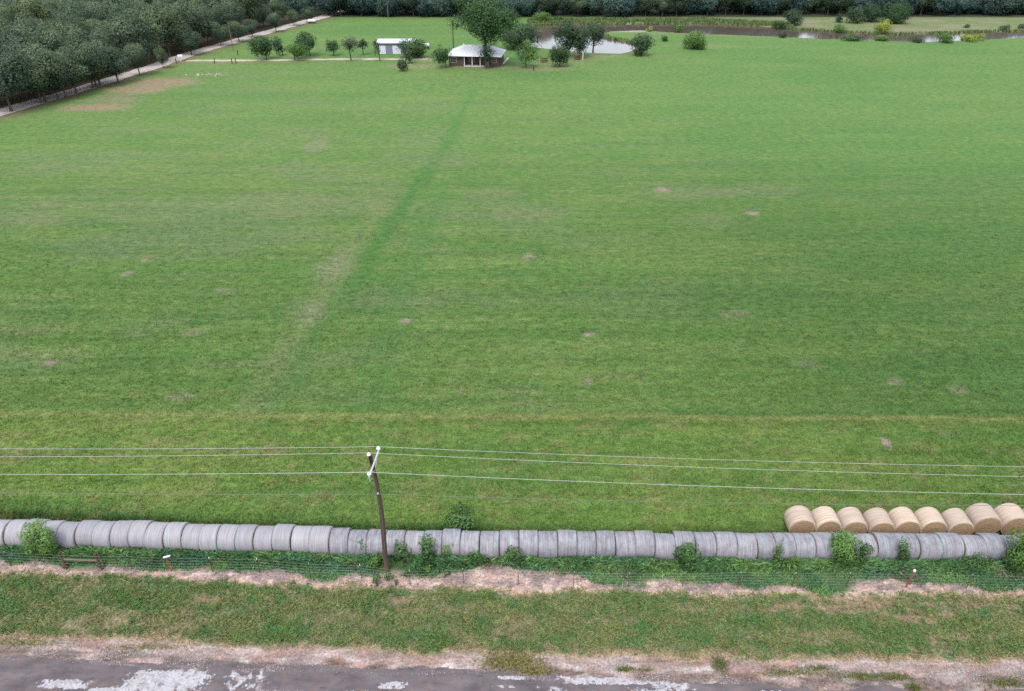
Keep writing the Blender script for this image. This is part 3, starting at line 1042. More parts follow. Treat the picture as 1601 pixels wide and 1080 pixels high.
def crown_mesh(name, mat, lobes, leaf, dens, seed, up=0.2, low=0.45, aspect=0.7, shell=(0.72, 1.06), lit=0.25):
    """leaf-sized faces spread through lobes (x, y, z, rx, ry, rz)"""
    r = np.random.default_rng(seed)
    cs, ns, vs_ = [], [], []
    ctr = np.mean([l[:3] for l in lobes], 0)
    zhi = max(l[2] for l in lobes)
    for (x, y, z, a, b, c) in lobes:
        n = int(dens * 4 * math.pi * ((a * b + b * c + a * c) / 3) / (leaf * leaf))
        d = r.normal(0, 1, (n, 3))
        d /= np.linalg.norm(d, axis=1, keepdims=True)
        keep = (d[:, 2] > -0.35) | (r.random(n) < low)
        d = d[keep]
        n = len(d)
        rad = (shell[0] + (shell[1] - shell[0]) * r.random(n) ** 0.6)
        rad *= 0.86 + 0.28 * vn(d[:, 0] * 2.2 + x * 3.1 + 50, d[:, 1] * 2.2 + d[:, 2] * 2.7 + z + y * 1.3 + 50, seed)
        stray = r.random(n) < 0.05
        rad[stray] *= 1.14
        cs.append(np.stack([x + d[:, 0] * a * rad, y + d[:, 1] * b * rad, z + d[:, 2] * c * rad], -1))
        oc_ = cs[-1] - ctr
        oc_ /= np.linalg.norm(oc_, axis=1, keepdims=True) + 1e-6
        ns.append(d * .8 + oc_ * .5 + r.normal(0, .27, (n, 3)) + np.array((0, 0, up)))
        lv = r.random() * 0.5 - .12 + .22 * (z - ctr[2]) / (abs(zhi - ctr[2]) + .1)  # higher lobes get lighter leaves: light from above put into the colour
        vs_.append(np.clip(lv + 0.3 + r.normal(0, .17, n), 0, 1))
    cen = np.concatenate(cs)
    nor = np.concatenate(ns)
    var = np.concatenate(vs_)
    size = leaf * (0.6 + 0.8 * r.random(len(cen)))
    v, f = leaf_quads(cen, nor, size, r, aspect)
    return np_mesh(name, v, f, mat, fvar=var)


def round_lobes(R, z0, z1, n, r, ry=None, lobe=(0.30, 0.46), flat=1.0, top=0.0):
    """lobes filling an uneven crown between z0 and z1"""
    out = []
    zc, hz = (z0 + z1) / 2, (z1 - z0) / 2
    for i in range(n):
        d = r.normal(0, 1, 3)
        d /= np.linalg.norm(d)
        k = r.random() ** 0.35 * 0.80
        a = R * (lobe[0] + (lobe[1] - lobe[0]) * r.random())
        taper = 1 - top * (d[2] * k * .5 + .5)
        b = min(a * .9 * flat, hz * .55)
        zz = zc + d[2] * k * hz * 1.02
        zz = min(max(zz, z0 + b * .75), z1 - b * .85)
        out.append((d[0] * k * R * taper, d[1] * k * (ry or R) * taper, zz, a, a, b))
    out.append((0, 0, zc, R * .55, (ry or R) * .55, hz * .62))
    return out


def trunk_mb(h, rad, lobes, r, limbs=6, bend=0.4, fork=None):
    mb = MB()
    bx, by = (r.random(2) - .5) * bend
    top = h
    pts = [(0, 0, -0.12), (bx * .1, by * .1, top * .12), (bx * .5, by * .4, top * .5), (bx, by, top)]
    mb.tube(pts, [rad * 1.5, rad * 1.05, rad * .85, rad * .4], 8)
    pick = [lobes[i] for i in r.permutation(len(lobes))[:limbs]]
    for l in pick:
        t = .45 + .5 * r.random()
        s = (bx * t, by * t, top * t)
        e = (l[0] * .9, l[1] * .9, max(l[2], top * t + .2))
        m_ = ((s[0] + e[0]) / 2 + (r.random() - .5) * .3, (s[1] + e[1]) / 2, s[2] * .45 + e[2] * .55 - .1)
        mb.tube([s, m_, e], [rad * .5, rad * .34, rad * .12], 6)
    return mb


def tree(name, loc, cm, tm, label, cat, group=None, rz=0.0, sc=(1, 1, 1), crown='crown', stem='trunk'):
    o = empty(name, loc, rz)
    o.scale = sc
    link(bpy.data.objects.new(crown, cm), o)
    if tm is not None:
        link(bpy.data.objects.new(stem, tm), o)
    tag(o, label, cat, group)
    return o


# --- kinds of wood tree, copied through the woods
wood = []
for i in range(6):
    r = np.random.default_rng(100 + i)
    Hh = 9.2 + 1.6 * r.random()
    R = 4.6 + 1.0 * r.random()
    lb = round_lobes(R, Hh * .17, Hh, 30, r, lobe=(.26, .40))
    wood.append((crown_mesh('wood_crown', M['oak'], lb, 0.29, 0.85, 200 + i), trunk_mb(Hh * .62, .19, lb, r, 7).mesh('wood_trunk', M['bark'], True), R, Hh))
edge_kind = []
for i in range(5):
    r = np.random.default_rng(140 + i)
    Hh = 6.6 + 1.2 * r.random()
    R = 3.9 + 1.0 * r.random()
    lb = round_lobes(R, Hh * .0, Hh, 46, r, lobe=(.24, .40))
    edge_kind.append((crown_mesh('edge_crown', M['dark'], lb, 0.42, 0.75, 240 + i, low=.9), trunk_mb(Hh * .6, .25, lb, r, 6).mesh('edge_trunk', M['bark'], True), R, Hh))


def road_x(y):
    return np.interp(y, [p[1] for p in ROAD_L], [p[0] for p in ROAD_L])


# --- the wood beyond the gravel road: every tree one can tell apart
r = np.random.default_rng(5)
far_wood = []
cnt = 0
yy = 118.0
while yy < 345:
    xr = float(road_x(yy)) - 4.8
    xl = -0.74 * (yy * math.cos(P) + (CAMH - 9) * math.sin(P)) - 9
    x = xr - r.random() * 3
    while x > xl - (30 if yy > 262 else 0):
        px_, py_ = x + r.normal(0, .9), yy + r.normal(0, 1.1)
        k = r.integers(len(wood))
        s = 0.74 + 0.5 * r.random() ** 1.2
        if py_ < 262 and x > xl:
            tree('wood_tree', (px_, py_, 0), wood[k][0], wood[k][1], 'dark green broad-crowned tree inside the dense wood beyond the gravel road', 'tree',
                 'trees of the dense wood beyond the gravel road', r.random() * 6.28, (s * 1.02, s * 1.02, s * (0.9 + .35 * r.random())))
            cnt += 1
        else:
            far_wood.append((px_, py_, s * (1.0 if py_ < 300 else 1.2)))
        x -= 7.4 + 2.4 * r.random()
    yy += 7.2

# --- the row of trees on the field side of the gravel road
side = [(18, 174, 62), (65, 161, 70), (72, 159, 75), (91, 154, 78), (103, 151, 82), (120, 146, 74), (146, 137, 62), (151, 136, 66), (157, 134, 60), (185, 129, 70),
        (219, 118, 68), (256, 107, 72), (300, 86, 42), (346, 72, 33), (374, 65, 30), (395, 58, 28), (432, 50, 20), (460, 40, 14), (483, 35, 10)]
names_o = ['first', 'second', 'third', 'fourth', 'fifth', 'sixth', 'seventh', 'eighth', 'ninth', 'tenth', 'eleventh', 'twelfth', 'thirteenth', 'fourteenth', 'fifteenth',
           'sixteenth', 'seventeenth', 'eighteenth', 'nineteenth', 'twentieth', 'twenty-first', 'twenty-second', 'twenty-third', 'twenty-fourth', 'twenty-fifth', 'twenty-sixth',
           'twenty-seventh', 'twenty-eighth', 'twenty-ninth', 'thirtieth', 'thirty-first', 'thirty-second', 'thirty-third', 'thirty-fourth', 'thirty-fifth', 'thirty-sixth']
for i, (px, py, pt) in enumerate(side):
    X, Y = g(px, py)
    k = i % len(wood)
    z = zat(Y, pt)
    s = max(0.45, min(1.2, z / wood[k][3]))
    wide = 1.0 if i not in (11,) else 0.6
    tree('roadside_tree', (X, Y, 0), wood[k][0], wood[k][1], '%s tree from the left along the field side of the gravel road' % names_o[i], 'tree',
         'trees along the field side of the gravel road', i * 1.9, (s * wide, s * wide, s))

# --- the edge of the far wood behind field and pond
r = np.random.default_rng(9)
for row, (y0, step) in enumerate(((281, 5.8), (286.5, 6.4), (292.5, 7))):
    x = -66.0 + row * 3
    while x < 212:
        near_pool = -15 < x < 55
        s = 0.85 + (0.25 if near_pool else 0.55) * r.random()
        kd = edge_kind[r.integers(len(edge_kind))]
        if r.random() < .3 and row < 2:
            kd, s = wood[r.integers(len(wood))], s * .78
        tree('forest_tree', (x + r.normal(0, .8), y0 + r.normal(0, 1.4) + (4 if x > 60 else 0), 0), kd[0], kd[1],
             'dark green tree in the wall of forest closing the view behind field and pond', 'tree', 'trees of the far forest edge', r.random() * 6.28, (s, s, s))
        x += step * (.85 + .3 * r.random())
for row in range(5):
    x = -70.0
    while x < 260:
        far_wood.append((x + r.normal(0, 1), 300 + row * 10 + r.normal(0, 1.5), .85))
        x += 9.5
vs, fs, var, n = [], [], [], 0
for (x, y, s) in far_wood:
    lb = [(x + r.normal(0, 1.6) * s, y + r.normal(0, 1.6) * s, (2.5 + 6 * r.random()) * s, 2.2 * s, 2.2 * s, 2.0 * s) for _ in range(6)]
    for l in lb:
        m_ = 110
        d = r.normal(0, 1, (m_, 3))
        d /= np.linalg.norm(d, axis=1, keepdims=True)
        cen = np.array(l[:3]) + d * np.array(l[3:]) * (.8 + .3 * r.random((m_, 1)))
        v, f = leaf_quads(cen, d + r.normal(0, .5, (m_, 3)), .75 * (.7 + .6 * r.random(m_)), r)
        vs.append(v)
        fs.append(f + n)
        n += len(v)
        var.append(np.clip(.2 + .4 * r.random() + r.normal(0, .15, m_), 0, 1))
me = np_mesh('woodland', np.concatenate(vs), np.concatenate(fs), M['dark'], fvar=np.concatenate(var))
tag(link(bpy.data.objects.new('woodland', me)), 'far-off woodland canopy closing the view', None, None, 'stuff')


# --- single trees and bushes by house, driveway and pond
def yard_tree(name, bx, by, x0, x1, yt, yb, label, mat='lawn', n=20, leaf=0.3, dens=.6, seed=0, lobe=(.3, .46), top=0.0, trunk=.13, ground_crown=False, cat='tree',
              group=None, shell=(.72, 1.06), limbs=6, depth=1.0, aspect=.7):
    X, Y = g(bx, by)
    s = F / ((Y * math.cos(P) + CAMH * math.sin(P)))
    R = (x1 - x0) / 2 / s * (1.2 if ground_crown else 1.17)
    z1 = zat(Y, yt)
    z0 = -0.2 if ground_crown else max(0.2, zat(Y, yb))
    cxo = ((x0 + x1) / 2 - bx) / s
    r = np.random.default_rng(300 + seed)
    z0 = z0 - (.06 if ground_crown else -.02) * (z1 - z0)
    lb = round_lobes(R * .97, z0, z1, int(n * 1.5), r, lobe=lobe, top=top, ry=R * depth)
    lb = [(a + cxo, b, c, d, e, f) for a, b, c, d, e, f in lb]
    cm = crown_mesh('crown', M[mat], lb, leaf, dens * 1.15, 400 + seed, low=.8, shell=shell, aspect=aspect)
    tm = trunk_mb(max(.4, z0 + (z1 - z0) * .6), trunk, lb, r, limbs).mesh('trunk', M['bark'], True)
    return tree(name, (X, Y, 0 if by > 40 else 0), cm, tm, label, cat, group)


YT = [
    ('yard_tree', 417, 94, 393, 429, 53, 89, 'large bushy green tree, leftmost of the trees along the driveway', dict(n=22)),
    ('yard_tree', 442, 87, 427, 446, 56, 87, 'narrow darker tree close behind the leftmost driveway tree', dict(n=12, mat='deep')),
    ('yard_tree', 461, 94, 449, 484, 66, 88, 'low light green tree at the driveway edge in front of a rounder one', dict(n=16, mat='fresh', leaf=.28)),
    ('yard_tree', 485, 87, 464, 499, 51, 79, 'round green tree beyond the driveway, behind the low light green tree', dict(n=20)),
    ('yard_tree', 522, 87, 511, 532, 61, 81, 'small round green tree standing alone beyond the driveway', dict(n=14)),
    ('bare_tree', 549, 95, 535, 565, 56, 82, 'sparse half-bare tree with a forked crown beside the driveway', dict(n=20, mat='grey', dens=.28, limbs=18, trunk=.16, lobe=(.24, .34))),
    ('yard_tree', 568, 86, 560, 577, 59, 80, 'small dark green tree behind the half-bare forked tree', dict(n=12)),
    ('yard_tree', 594, 95, 583, 597, 57, 90, 'thin straggly dark tree at the left corner of the shed', dict(n=9, mat='deep', dens=.4, lobe=(.4, .6))),
    ('yard_tree', 645, 90, 626, 666, 61, 89, 'wide round dark green tree in front of the right end of the shed', dict(n=22)),
    ('cedar_tree', 641, 99, 635, 647, 77, 97, 'slim dull green cedar in front of the wide round tree', dict(n=9, mat='cedar', ground_crown=True, top=.5, lobe=(.5, .7), cat='cedar')),
    ('cedar_tree', 630, 111, 621, 639, 90, 111, 'stubby grey-green cedar at the edge of the field below the shed', dict(n=12, mat='cedar', ground_crown=True, top=.6, lobe=(.4, .6), cat='cedar')),
    ('yard_tree', 697, 106, 675, 704, 69, 102, 'green tree covering the left end of the house', dict(n=16)),
    ('shade_tree', 760, 105, 707, 815, -9, 70, 'huge spreading tree towering over the white roofed house', dict(n=46, leaf=.34, dens=.5, lobe=(.17, .28), trunk=.30, limbs=16, depth=.8)),
    ('yard_tree', 813, 76, 786, 843, 36, 75, 'dark round tree between the huge shade tree and the water', dict(n=20, mat='deep')),
    ('yard_tree', 822, 106, 809, 844, 60, 104, 'light green leafy tree right of the house by a stump of post', dict(n=18, mat='fresh', dens=.45)),
    ('yard_tree', 875, 104, 857, 890, 66, 100, 'compact dark green tree right of the light leafy tree', dict(n=16, mat='lawn')),
    ('pond_tree', 884, 90, 867, 902, 26, 84, 'tall dark tree, left half of the clump before the water', dict(n=24, mat='deep')),
    ('pond_tree', 905, 90, 888, 922, 34, 88, 'tall dark tree, right half of the clump before the water', dict(n=24, mat='deep')),
    ('pond_tree', 927, 81, 911, 949, 32, 73, 'pointed brownish tree with bare trunk against the bright water', dict(n=18, mat='cedar', top=.7, dens=.6, trunk=.2)),
    ('pond_tree', 1003, 87, 988, 1020, 48, 87, 'round dark tree, leafy to the ground, at the right end of the bright pool', dict(n=20, mat='deep', ground_crown=True)),
    ('willow_bush', 1084, 76, 1069, 1101, 45, 76, 'big light green bush standing alone at the field edge near the pond', dict(n=18, mat='fresh', ground_crown=True, cat='bush')),
    ('willow_bush', 1093, 77, 1082, 1104, 60, 77, 'lower rounded bush leaning on the big light green bush', dict(n=12, mat='fresh', ground_crown=True, cat='bush')),
    ('bush', 1039, 64, 1033, 1045, 55, 64, 'small dark bush on the spit of grass between pool and big bush', dict(n=8, mat='deep', ground_crown=True, cat='bush', lobe=(.4, .6))),
    ('bush', 1014, 49, 1010, 1020, 41, 49, 'small yellow-green bush beside the sandbar', dict(n=8, mat='yellow', ground_crown=True, cat='bush', lobe=(.4, .6))),
    ('bush', 1058, 50, 1051, 1066, 37, 50, 'round mid green bush standing at the water left of the long pond arm', dict(n=10, mat='fresh', ground_crown=True, cat='bush', lobe=(.4, .6))),
    ('pond_tree', 1237, 39, 1223, 1253, 12, 39, 'grey-green tree alone on the far bank of the pond', dict(n=16, mat='deep', ground_crown=True)),
    ('bush', 1217, 44, 1206, 1228, 31, 44, 'low light green bush on the far bank left of the lone tree', dict(n=12, mat='lawn', ground_crown=True, cat='bush')),
    ('bush', 1312, 50, 1303, 1322, 37, 50, 'low light green bush on the far bank at mid pond', dict(n=12, mat='fresh', ground_crown=True, cat='bush')),
    ('cedar_tree', 1311, 35, 1306, 1316, 20, 35, 'little dark cedar in front of the far forest', dict(n=8, mat='deep', ground_crown=True, top=.5, cat='cedar', lobe=(.5, .7))),
    ('pond_tree', 1334, 36, 1320, 1347, 10, 36, 'green tree, left of three in front of the far forest', dict(n=14, mat='deep', ground_crown=True)),
    ('pond_tree', 1362, 34, 1344, 1378, 3, 34, 'green tree, middle of three in front of the far forest', dict(n=16, mat='deep', ground_crown=True)),
    ('pond_tree', 1396, 36, 1377, 1416, 3, 36, 'brighter green round tree, right of three in front of the far forest', dict(n=18, mat='lawn', ground_crown=True)),
    ('bush', 1379, 52, 1367, 1391, 29, 52, 'round yellow-green bush on the far bank', dict(n=14, mat='yellow', ground_crown=True, cat='bush')),
    ('bush', 1223, 59, 1218, 1229, 49, 59, 'small dark bush on the near bank, left of the long pond arm', dict(n=8, mat='deep', ground_crown=True, cat='bush', lobe=(.4, .6))),
    ('bush', 1331, 63, 1314, 1348, 55, 63, 'low spreading dark bush on the near bank', dict(n=14, mat='lawn', ground_crown=True, cat='bush', lobe=(.2, .35))),
    ('bush', 1377, 63, 1362, 1391, 54, 63, 'flat mid green bush on the near bank below the yellow-green one', dict(n=14, mat='fresh', ground_crown=True, cat='bush', lobe=(.2, .35))),
    ('bush', 1433, 66, 1424, 1443, 58, 66, 'small green bush on the near bank left of the tall round one', dict(n=10, mat='lawn', ground_crown=True, cat='bush')),
    ('bush', 1476, 66, 1464, 1488, 50, 66, 'tall round light green bush on the near bank', dict(n=14, mat='fresh', ground_crown=True, cat='bush')),
    ('bush', 1512, 64, 1500, 1525, 53, 64, 'bright yellow-green bush on the near bank, left one of a pair', dict(n=12, mat='yellow', ground_crown=True, cat='bush')),  # yellow leaf tone also carries the sunlight falling on this clump
    ('bush', 1529, 63, 1521, 1538, 51, 63, 'bright yellow-green bush on the near bank, right one of a pair', dict(n=10, mat='yellow', ground_crown=True, cat='bush')),  # sunlight painted into the yellow leaves, as on its neighbour
    ('bush', 1568, 47, 1560, 1577, 37, 47, 'dull green bush on the far bank near the right edge', dict(n=10, mat='grey', ground_crown=True, cat='bush')),
    ('bush', 1510, 43, 1506, 1515, 36, 43, 'tiny dull bush on the dry far bank', dict(n=7, mat='grey', ground_crown=True, cat='bush', lobe=(.4, .6))),
    ('bush', 1597, 44, 1588, 1606, 36, 44, 'dull green bush on the far bank at the right edge', dict(n=10, mat='grey', ground_crown=True, cat='bush')),
    ('bush', 846, 33, 830, 862, 18, 33, 'bright green bush before the forest, left of the pond clump', dict(n=12, mat='fresh', ground_crown=True, cat='bush')),
    ('bush', 872, 33, 864, 881, 24, 33, 'small bright bush before the forest behind the pond clump', dict(n=10, mat='lawn', ground_crown=True, cat='bush')),
    ('bush', 760, 108, 748, 774, 66, 97, 'dark ivy-like shrub growing up the foot of the shade tree', dict(n=10, mat='deep', ground_crown=False, cat='shrub')),
]
for i, (nm, bx, by, x0, x1, yt, yb, lab, kw) in enumerate(YT):
    yard_tree(nm, bx, by, x0, x1, yt, yb, lab, seed=i, **kw)

# reeds along the banks (cannot be counted)
r = np.random.default_rng(77)
parts = []
bx_, by_ = [], []
for (ax, ay), (bx, by) in zip(POND, np.roll(POND, -1, 0)):
    L_ = math.hypot(bx - ax, by - ay)
    m_ = int(L_ * 26)
    t = r.random(m_)
    bx_.append(ax + (bx - ax) * t)
    by_.append(ay + (by - ay) * t)
x = np.concatenate(bx_) + r.normal(0, 1.0, sum(map(len, bx_)))
y = np.concatenate(by_) + r.normal(0, 1.0, len(x))
# the broad reedy belt on the far bank
m_ = 16000
X0, Y0 = g(825, 37)
X1, Y1 = g(1230, 37)
xx = X0 + (X1 - X0) * r.random(m_)
x = np.concatenate([x, xx])
y = np.concatenate([y, np.interp(xx, [X0, g(1110, 36)[0], X1], [Y0 + 1, g(1110, 35)[1], g(1230, 43)[1]]) + 9 * r.random(m_)])
sdv = poly_sd(x, y, POND)
far_bank = poly_sd(x, y - 1.5, POND) > sdv
kp = far_bank & (sdv < 0.0) & (r.random(len(x)) < ss(.24, .46, fbm(x / 5, y / 4, 6, 3)))
x, y = x[kp], y[kp]
wc = mixc((0.085, 0.155, 0.05), (0.16, 0.19, 0.085), r.random(len(x)))
parts.append(blades(x, y, np.full(len(x), -.1), .35 + 0.65 * r.random(len(x)), .45, .5, jit(wc, r, .3), 9))
stuff('reeds', 'green reeds and scrub along the pond banks', parts)


# ------------------------------------------------------------------ plants in the weed belt
def plant(name, x0, x1, yt, yb, label, mat='weed', leaf=.14, dens=.5, n=14, seed=0, back=False, cat='plant', lobe=(.3, .5), Y=None, top=0.0, depth=.7, group=None, aspect=.55):
    cx_ = (x0 + x1) / 2
    X, Yg = g(cx_, yb - 2)
    if Y is not None:
        X, Yg = (cx_ - 800.5) * (Y * math.cos(P) + CAMH * math.sin(P)) / F, Y
    s = F / (Yg * math.cos(P) + (CAMH - .6) * math.sin(P))
    R = (x1 - x0) / 2 / s
    z1 = max(.2, zat(Yg, yt))
    r = np.random.default_rng(600 + seed)
    R *= 1.08
    lb = round_lobes(R * .98, 0.02, z1 * 1.05, int(n * 1.6), r, ry=R * depth, lobe=lobe, top=top)
    cm = crown_mesh('foliage', M[mat], lb, leaf, dens * 1.25, 700 + seed, aspect=aspect, low=.6)
    mb = MB()
    for k in range(6):
        a = r.random() * 6.28
        l = lb[r.integers(len(lb))]
        mb.tube([(math.cos(a) * .08, math.sin(a) * .08, -.03), (l[0] * .5, l[1] * .5, l[2] * .6), (l[0], l[1], l[2] + .05)], [.02, .014, .006], 5)
    return tree(name, (X, Yg, 0), cm, mb.mesh('stem', M['bark']), label, cat, group, crown='foliage', stem='stem')


PL = [
    ('bush', 692, 746, 799, 830, 'dense rounded dark bush behind the bale row, right of the utility pole', dict(mat='weed', Y=33.75, n=20, leaf=.16, depth=.9, dens=.75, lobe=(.28, .42))),
    ('bush', 46, 102, 818, 860, 'feathery bright green bush against the bales above the wooden fence posts', dict(mat='lush', leaf=.15, n=34, Y=31.65, dens=1.6, aspect=.35, lobe=(.16, .30))),
    ('weed_plant', 508, 538, 842, 866, 'leafy weed at the foot of the tall pale end bale', dict(mat='weed', n=10)),
    ('weed_plant', 558, 582, 838, 872, 'upright dark weed just left of the utility pole', dict(mat='weed', n=10)),
    ('weed_plant', 574, 600, 868, 890, 'bright green low weed touching the utility pole', dict(mat='fresh', n=9)),
    ('weed_plant', 614, 648, 850, 882, 'broad-leaved weed just right of the utility pole', dict(mat='weed', n=12, leaf=.2)),
    ('weed_plant', 650, 688, 836, 884, 'tall pointed broad-leaved weed reaching up the bales', dict(mat='weed', n=16, leaf=.2, top=.6)),
    ('weed_plant', 688, 711, 847, 880, 'broad-leaved bright weed right of the tall pointed one', dict(mat='fresh', n=10, leaf=.18)),
    ('weed_plant', 641, 662, 880, 900, 'low clump on the sand below the tall pointed weed', dict(mat='weed', n=8, leaf=.15)),
    ('weed_plant', 660, 681, 884, 899, 'small round clump of leaves on the sandy strip', dict(mat='fresh', n=8, leaf=.13)),
    ('weed_plant', 688, 706, 888, 903, 'small dark clump on the sandy strip, right of the round one', dict(mat='weed', n=8, leaf=.13)),
    ('weed_plant', 628, 642, 890, 904, 'tiny clump of leaves right of the pole foot', dict(mat='weed', n=7, leaf=.12)),
    ('weed_plant', 580, 599, 898, 917, 'round green clump below the pole foot at the turf edge', dict(mat='weed', n=8, leaf=.12)),
    ('weed_plant', 598, 617, 892, 909, 'green clump right at the pole foot', dict(mat='weed', n=8, leaf=.12)),
    ('weed_plant', 615, 625, 905, 916, 'tiniest clump on the sand right of the pole foot', dict(mat='weed', n=6, leaf=.1)),
    ('weed_plant', 1049, 1095, 847, 892, 'leafy dark plant hugging the bales left of the grassy clump', dict(mat='weed', n=16, leaf=.17)),
    ('weed_plant', 1288, 1330, 832, 884, 'big mound of fresh green vines climbing a bale', dict(mat='lush', n=24, leaf=.12, dens=.8, depth=.9, Y=31.15)),
    ('weed_plant', 1322, 1354, 846, 886, 'bluish leafy plant beside the mound of vines', dict(mat='weed', n=16, leaf=.16)),
    ('vine', 1203, 1219, 835, 872, 'narrow vine climbing between two bales', dict(mat='fresh', n=10, leaf=.11, Y=31.0, lobe=(.5, .7))),
    ('vine', 1388, 1414, 838, 874, 'thin vine in the gap between bales in front of the tan bales', dict(mat='weed', n=10, leaf=.11, Y=31.0, lobe=(.4, .6))),
    ('bush', 1560, 1618, 833, 896, 'largest green bush smothering the bales at the right edge', dict(mat='fresh', n=26, leaf=.14, dens=.7, depth=.8)),
    ('weed_plant', 1500, 1545, 866, 890, 'low leafy weed left of the largest right-hand bush', dict(mat='weed', n=12)),
    ('weed_plant', 410, 426, 846, 862, 'small weed at the foot of the pale bales', dict(mat='weed', n=8, leaf=.12)),
    ('weed_plant', 228, 254, 862, 884, 'pale star-shaped weed left of the leaning red post', dict(mat='fresh', n=8, leaf=.2, dens=.3, aspect=.25)),
    ('weed_plant', 272, 296, 860, 878, 'pale star-shaped weed right of the leaning red post', dict(mat='fresh', n=8, leaf=.2, dens=.3, aspect=.25)),
    ('weed_plant', 730, 762, 862, 884, 'low weed under the stained bales right of the sandy gap', dict(mat='weed', n=10, leaf=.12)),
    ('weed_plant', 790, 822, 856, 886, 'leafy weed right of the wide sandy gap', dict(mat='weed', n=12, leaf=.13)),
    ('weed_plant', 850, 866, 858, 872, 'pale flowering weed under the bales', dict(mat='grey', n=8, leaf=.12)),
]
for i, (nm, x0, x1, yt, yb, lab, kw) in enumerate(PL):
    plant(nm, x0, x1, yt, yb, lab, seed=i, **kw)


def arching(name, px, py, w, hgt, label, seed, n=90, mat='fresh'):
    """a tussock of long arching leaves"""
    r = np.random.default_rng(seed)
    X, Y = g(px, py)
    o = empty(name, (X, Y, 0))
    vs, fs, var = [], [], []
    for i in range(n):
        a = r.random() * 6.28
        R = w * (.35 + .65 * r.random())
        hh = hgt * (.6 + .5 * r.random())
        c, s_ = math.cos(a), math.sin(a)
        b = r.random(2) * w * .25
        side = np.array((-s_, c, 0)) * (.025 + .02 * r.random())
        pts = [np.array((b[0] * c, b[1] * s_, 0)) + np.array((c * R * t, s_ * R * t, hh * (t * 2.1 - 1.5 * t * t))) for t in (0, .3, .6, .85, 1)]
        k = len(vs)
        for j, p in enumerate(pts):
            ww = (.6, 1, .9, .5, .05)[j]
            vs += [p - side * ww, p + side * ww]
        for j in range(4):
            fs.append((k + 2 * j, k + 2 * j + 1, k + 2 * j + 3, k + 2 * j + 2))
            var.append(r.random())
    link(bpy.data.objects.new('foliage', np_mesh('foliage', vs, fs, M[mat], fvar=var)), o)
    mb = MB()
    for i in range(7):
        a = r.random() * 6.28
        mb.tube([(.05 * math.cos(a), .05 * math.sin(a), -.02), (.12 * math.cos(a), .12 * math.sin(a), hgt * .55)], [.016, .006], 5)
    mb.build('stem', M['weed'], o)
    tag(o, label, 'plant')


arching('grass_clump', 1113, 882, .75, .75, 'tussock of long arching leaves right of the leafy dark plant', 1, mat='weed')
arching('grass_clump', 1140, 884, .85, .7, 'pale tussock of long arching leaves under the old bales', 2)
arching('grass_clump', 1225, 886, 1.0, 1.1, 'tall corn-like tussock below the narrow vine', 3, 130)


# ------------------------------------------------------------------ bales
def bale_meshes(seed, wrapmat, haymat, R=.86, L=1.17, flat=0.05):
    """net wrap sleeve and hay core, axis along X, resting on z = 0"""
    r = np.random.default_rng(seed)
    nu = 56
    th = np.linspace(0, 2 * math.pi, nu, endpoint=False)
    lump = 1 + .025 * (fbm(np.cos(th) * 1.3 + 9 + seed, np.sin(th) * 1.3 + 9, seed, 3) - .5)
    prof = [(-.5, .88), (-.49, .935), (-.47, .972), (-.43, .994), (-.28, 1), (-.12, .997), (.03, 1.0), (.18, .998), (.30, 1), (.43, .994), (.47, .972), (.49, .935), (.5, .88)]
    V = []
    for k, (u, rr) in enumerate(prof):
        rad = R * rr * lump * (1 + .012 * (vn(th * 2 + k * .9, th * 0 + seed, 3) - .5) * 2)
        y = np.sin(th) * rad
        z = -np.cos(th) * rad
        low = -R * (1 - flat)
        z = np.where(z < low, low + (z - low) * .15, z)
        V.append(np.stack([np.full(nu, u * L), y * 1.01, z + R * (1 - flat * .85)], -1))
    V = np.concatenate(V)
    F_ = []
    for k in range(len(prof) - 1):
        for j in range(nu):
            a, b = k * nu + j, k * nu + (j + 1) % nu
            F_.append((a, b, b + nu, a + nu))
    wrap = np_mesh('net_wrap', V, F_, wrapmat, smooth=True)
    # hay core showing at both ends
    vs, fs = [], []
    rings = 9
    zc = R * (1 - flat * .85)
    for sgn in (-1, 1):
        base = len(vs)
        for q in range(rings):
            f = 1 - q / (rings - 1 + .02)
            rad = R * .93 * f
            bulge = .5 * L - .012 + .035 * (1 - f * f) + .02 * (r.random() - .5)
            for j in range(40):
                t = 2 * math.pi * j / 40
                rr = rad * (1 + .03 * (r.random() - .5))
                z = -math.cos(t) * rr
                z = max(z, -R * (1 - flat))
                vs.append((sgn * (bulge + .015 * (r.random() - .5)), math.sin(t) * rr, z + zc))
        for q in range(rings - 1):
            for j in range(40):
                a, b = base + q * 40 + j, base + q * 40 + (j + 1) % 40
                fs.append((a, b, b + 40, a + 40) if sgn > 0 else (a, a + 40, b + 40, b))
    n0 = 0
    for j in range(40):  # barrel between the two ends, inside the net
        a, b = j, (j + 1) % 40
        c, d = rings * 40 + j, rings * 40 + (j + 1) % 40
        fs.append((a, b, d, c))
    hay = np_mesh('hay_core', vs, fs, haymat, smooth=False)
    return wrap, hay


pale = [bale_meshes(10 + i, M['wrap_new'], M['hay_old'], .88, 1.17) for i in range(4)]
old = [bale_meshes(30 + i, M['wrap_old'], M['hay_old'], .83, 1.2, .09) for i in range(6)]
tan = [bale_meshes(50 + i, M['wrap_tan'], M['hay_tan'], .87, 1.34, .06) for i in range(4)]
gold = bale_meshes(70, M['wrap_new'], M['hay_gold'], .93, 1.17)


def bale(ms, loc, rz, sc, label, group, tilt=0.0):
    o = empty('round_bale', loc, rz)
    o.rotation_euler = (0, tilt, rz)
    o.scale = sc
    link(bpy.data.objects.new('net_wrap', ms[0]), o)
    link(bpy.data.objects.new('hay_core', ms[1]), o)
    tag(o, label, 'hay bale', group)
    return o


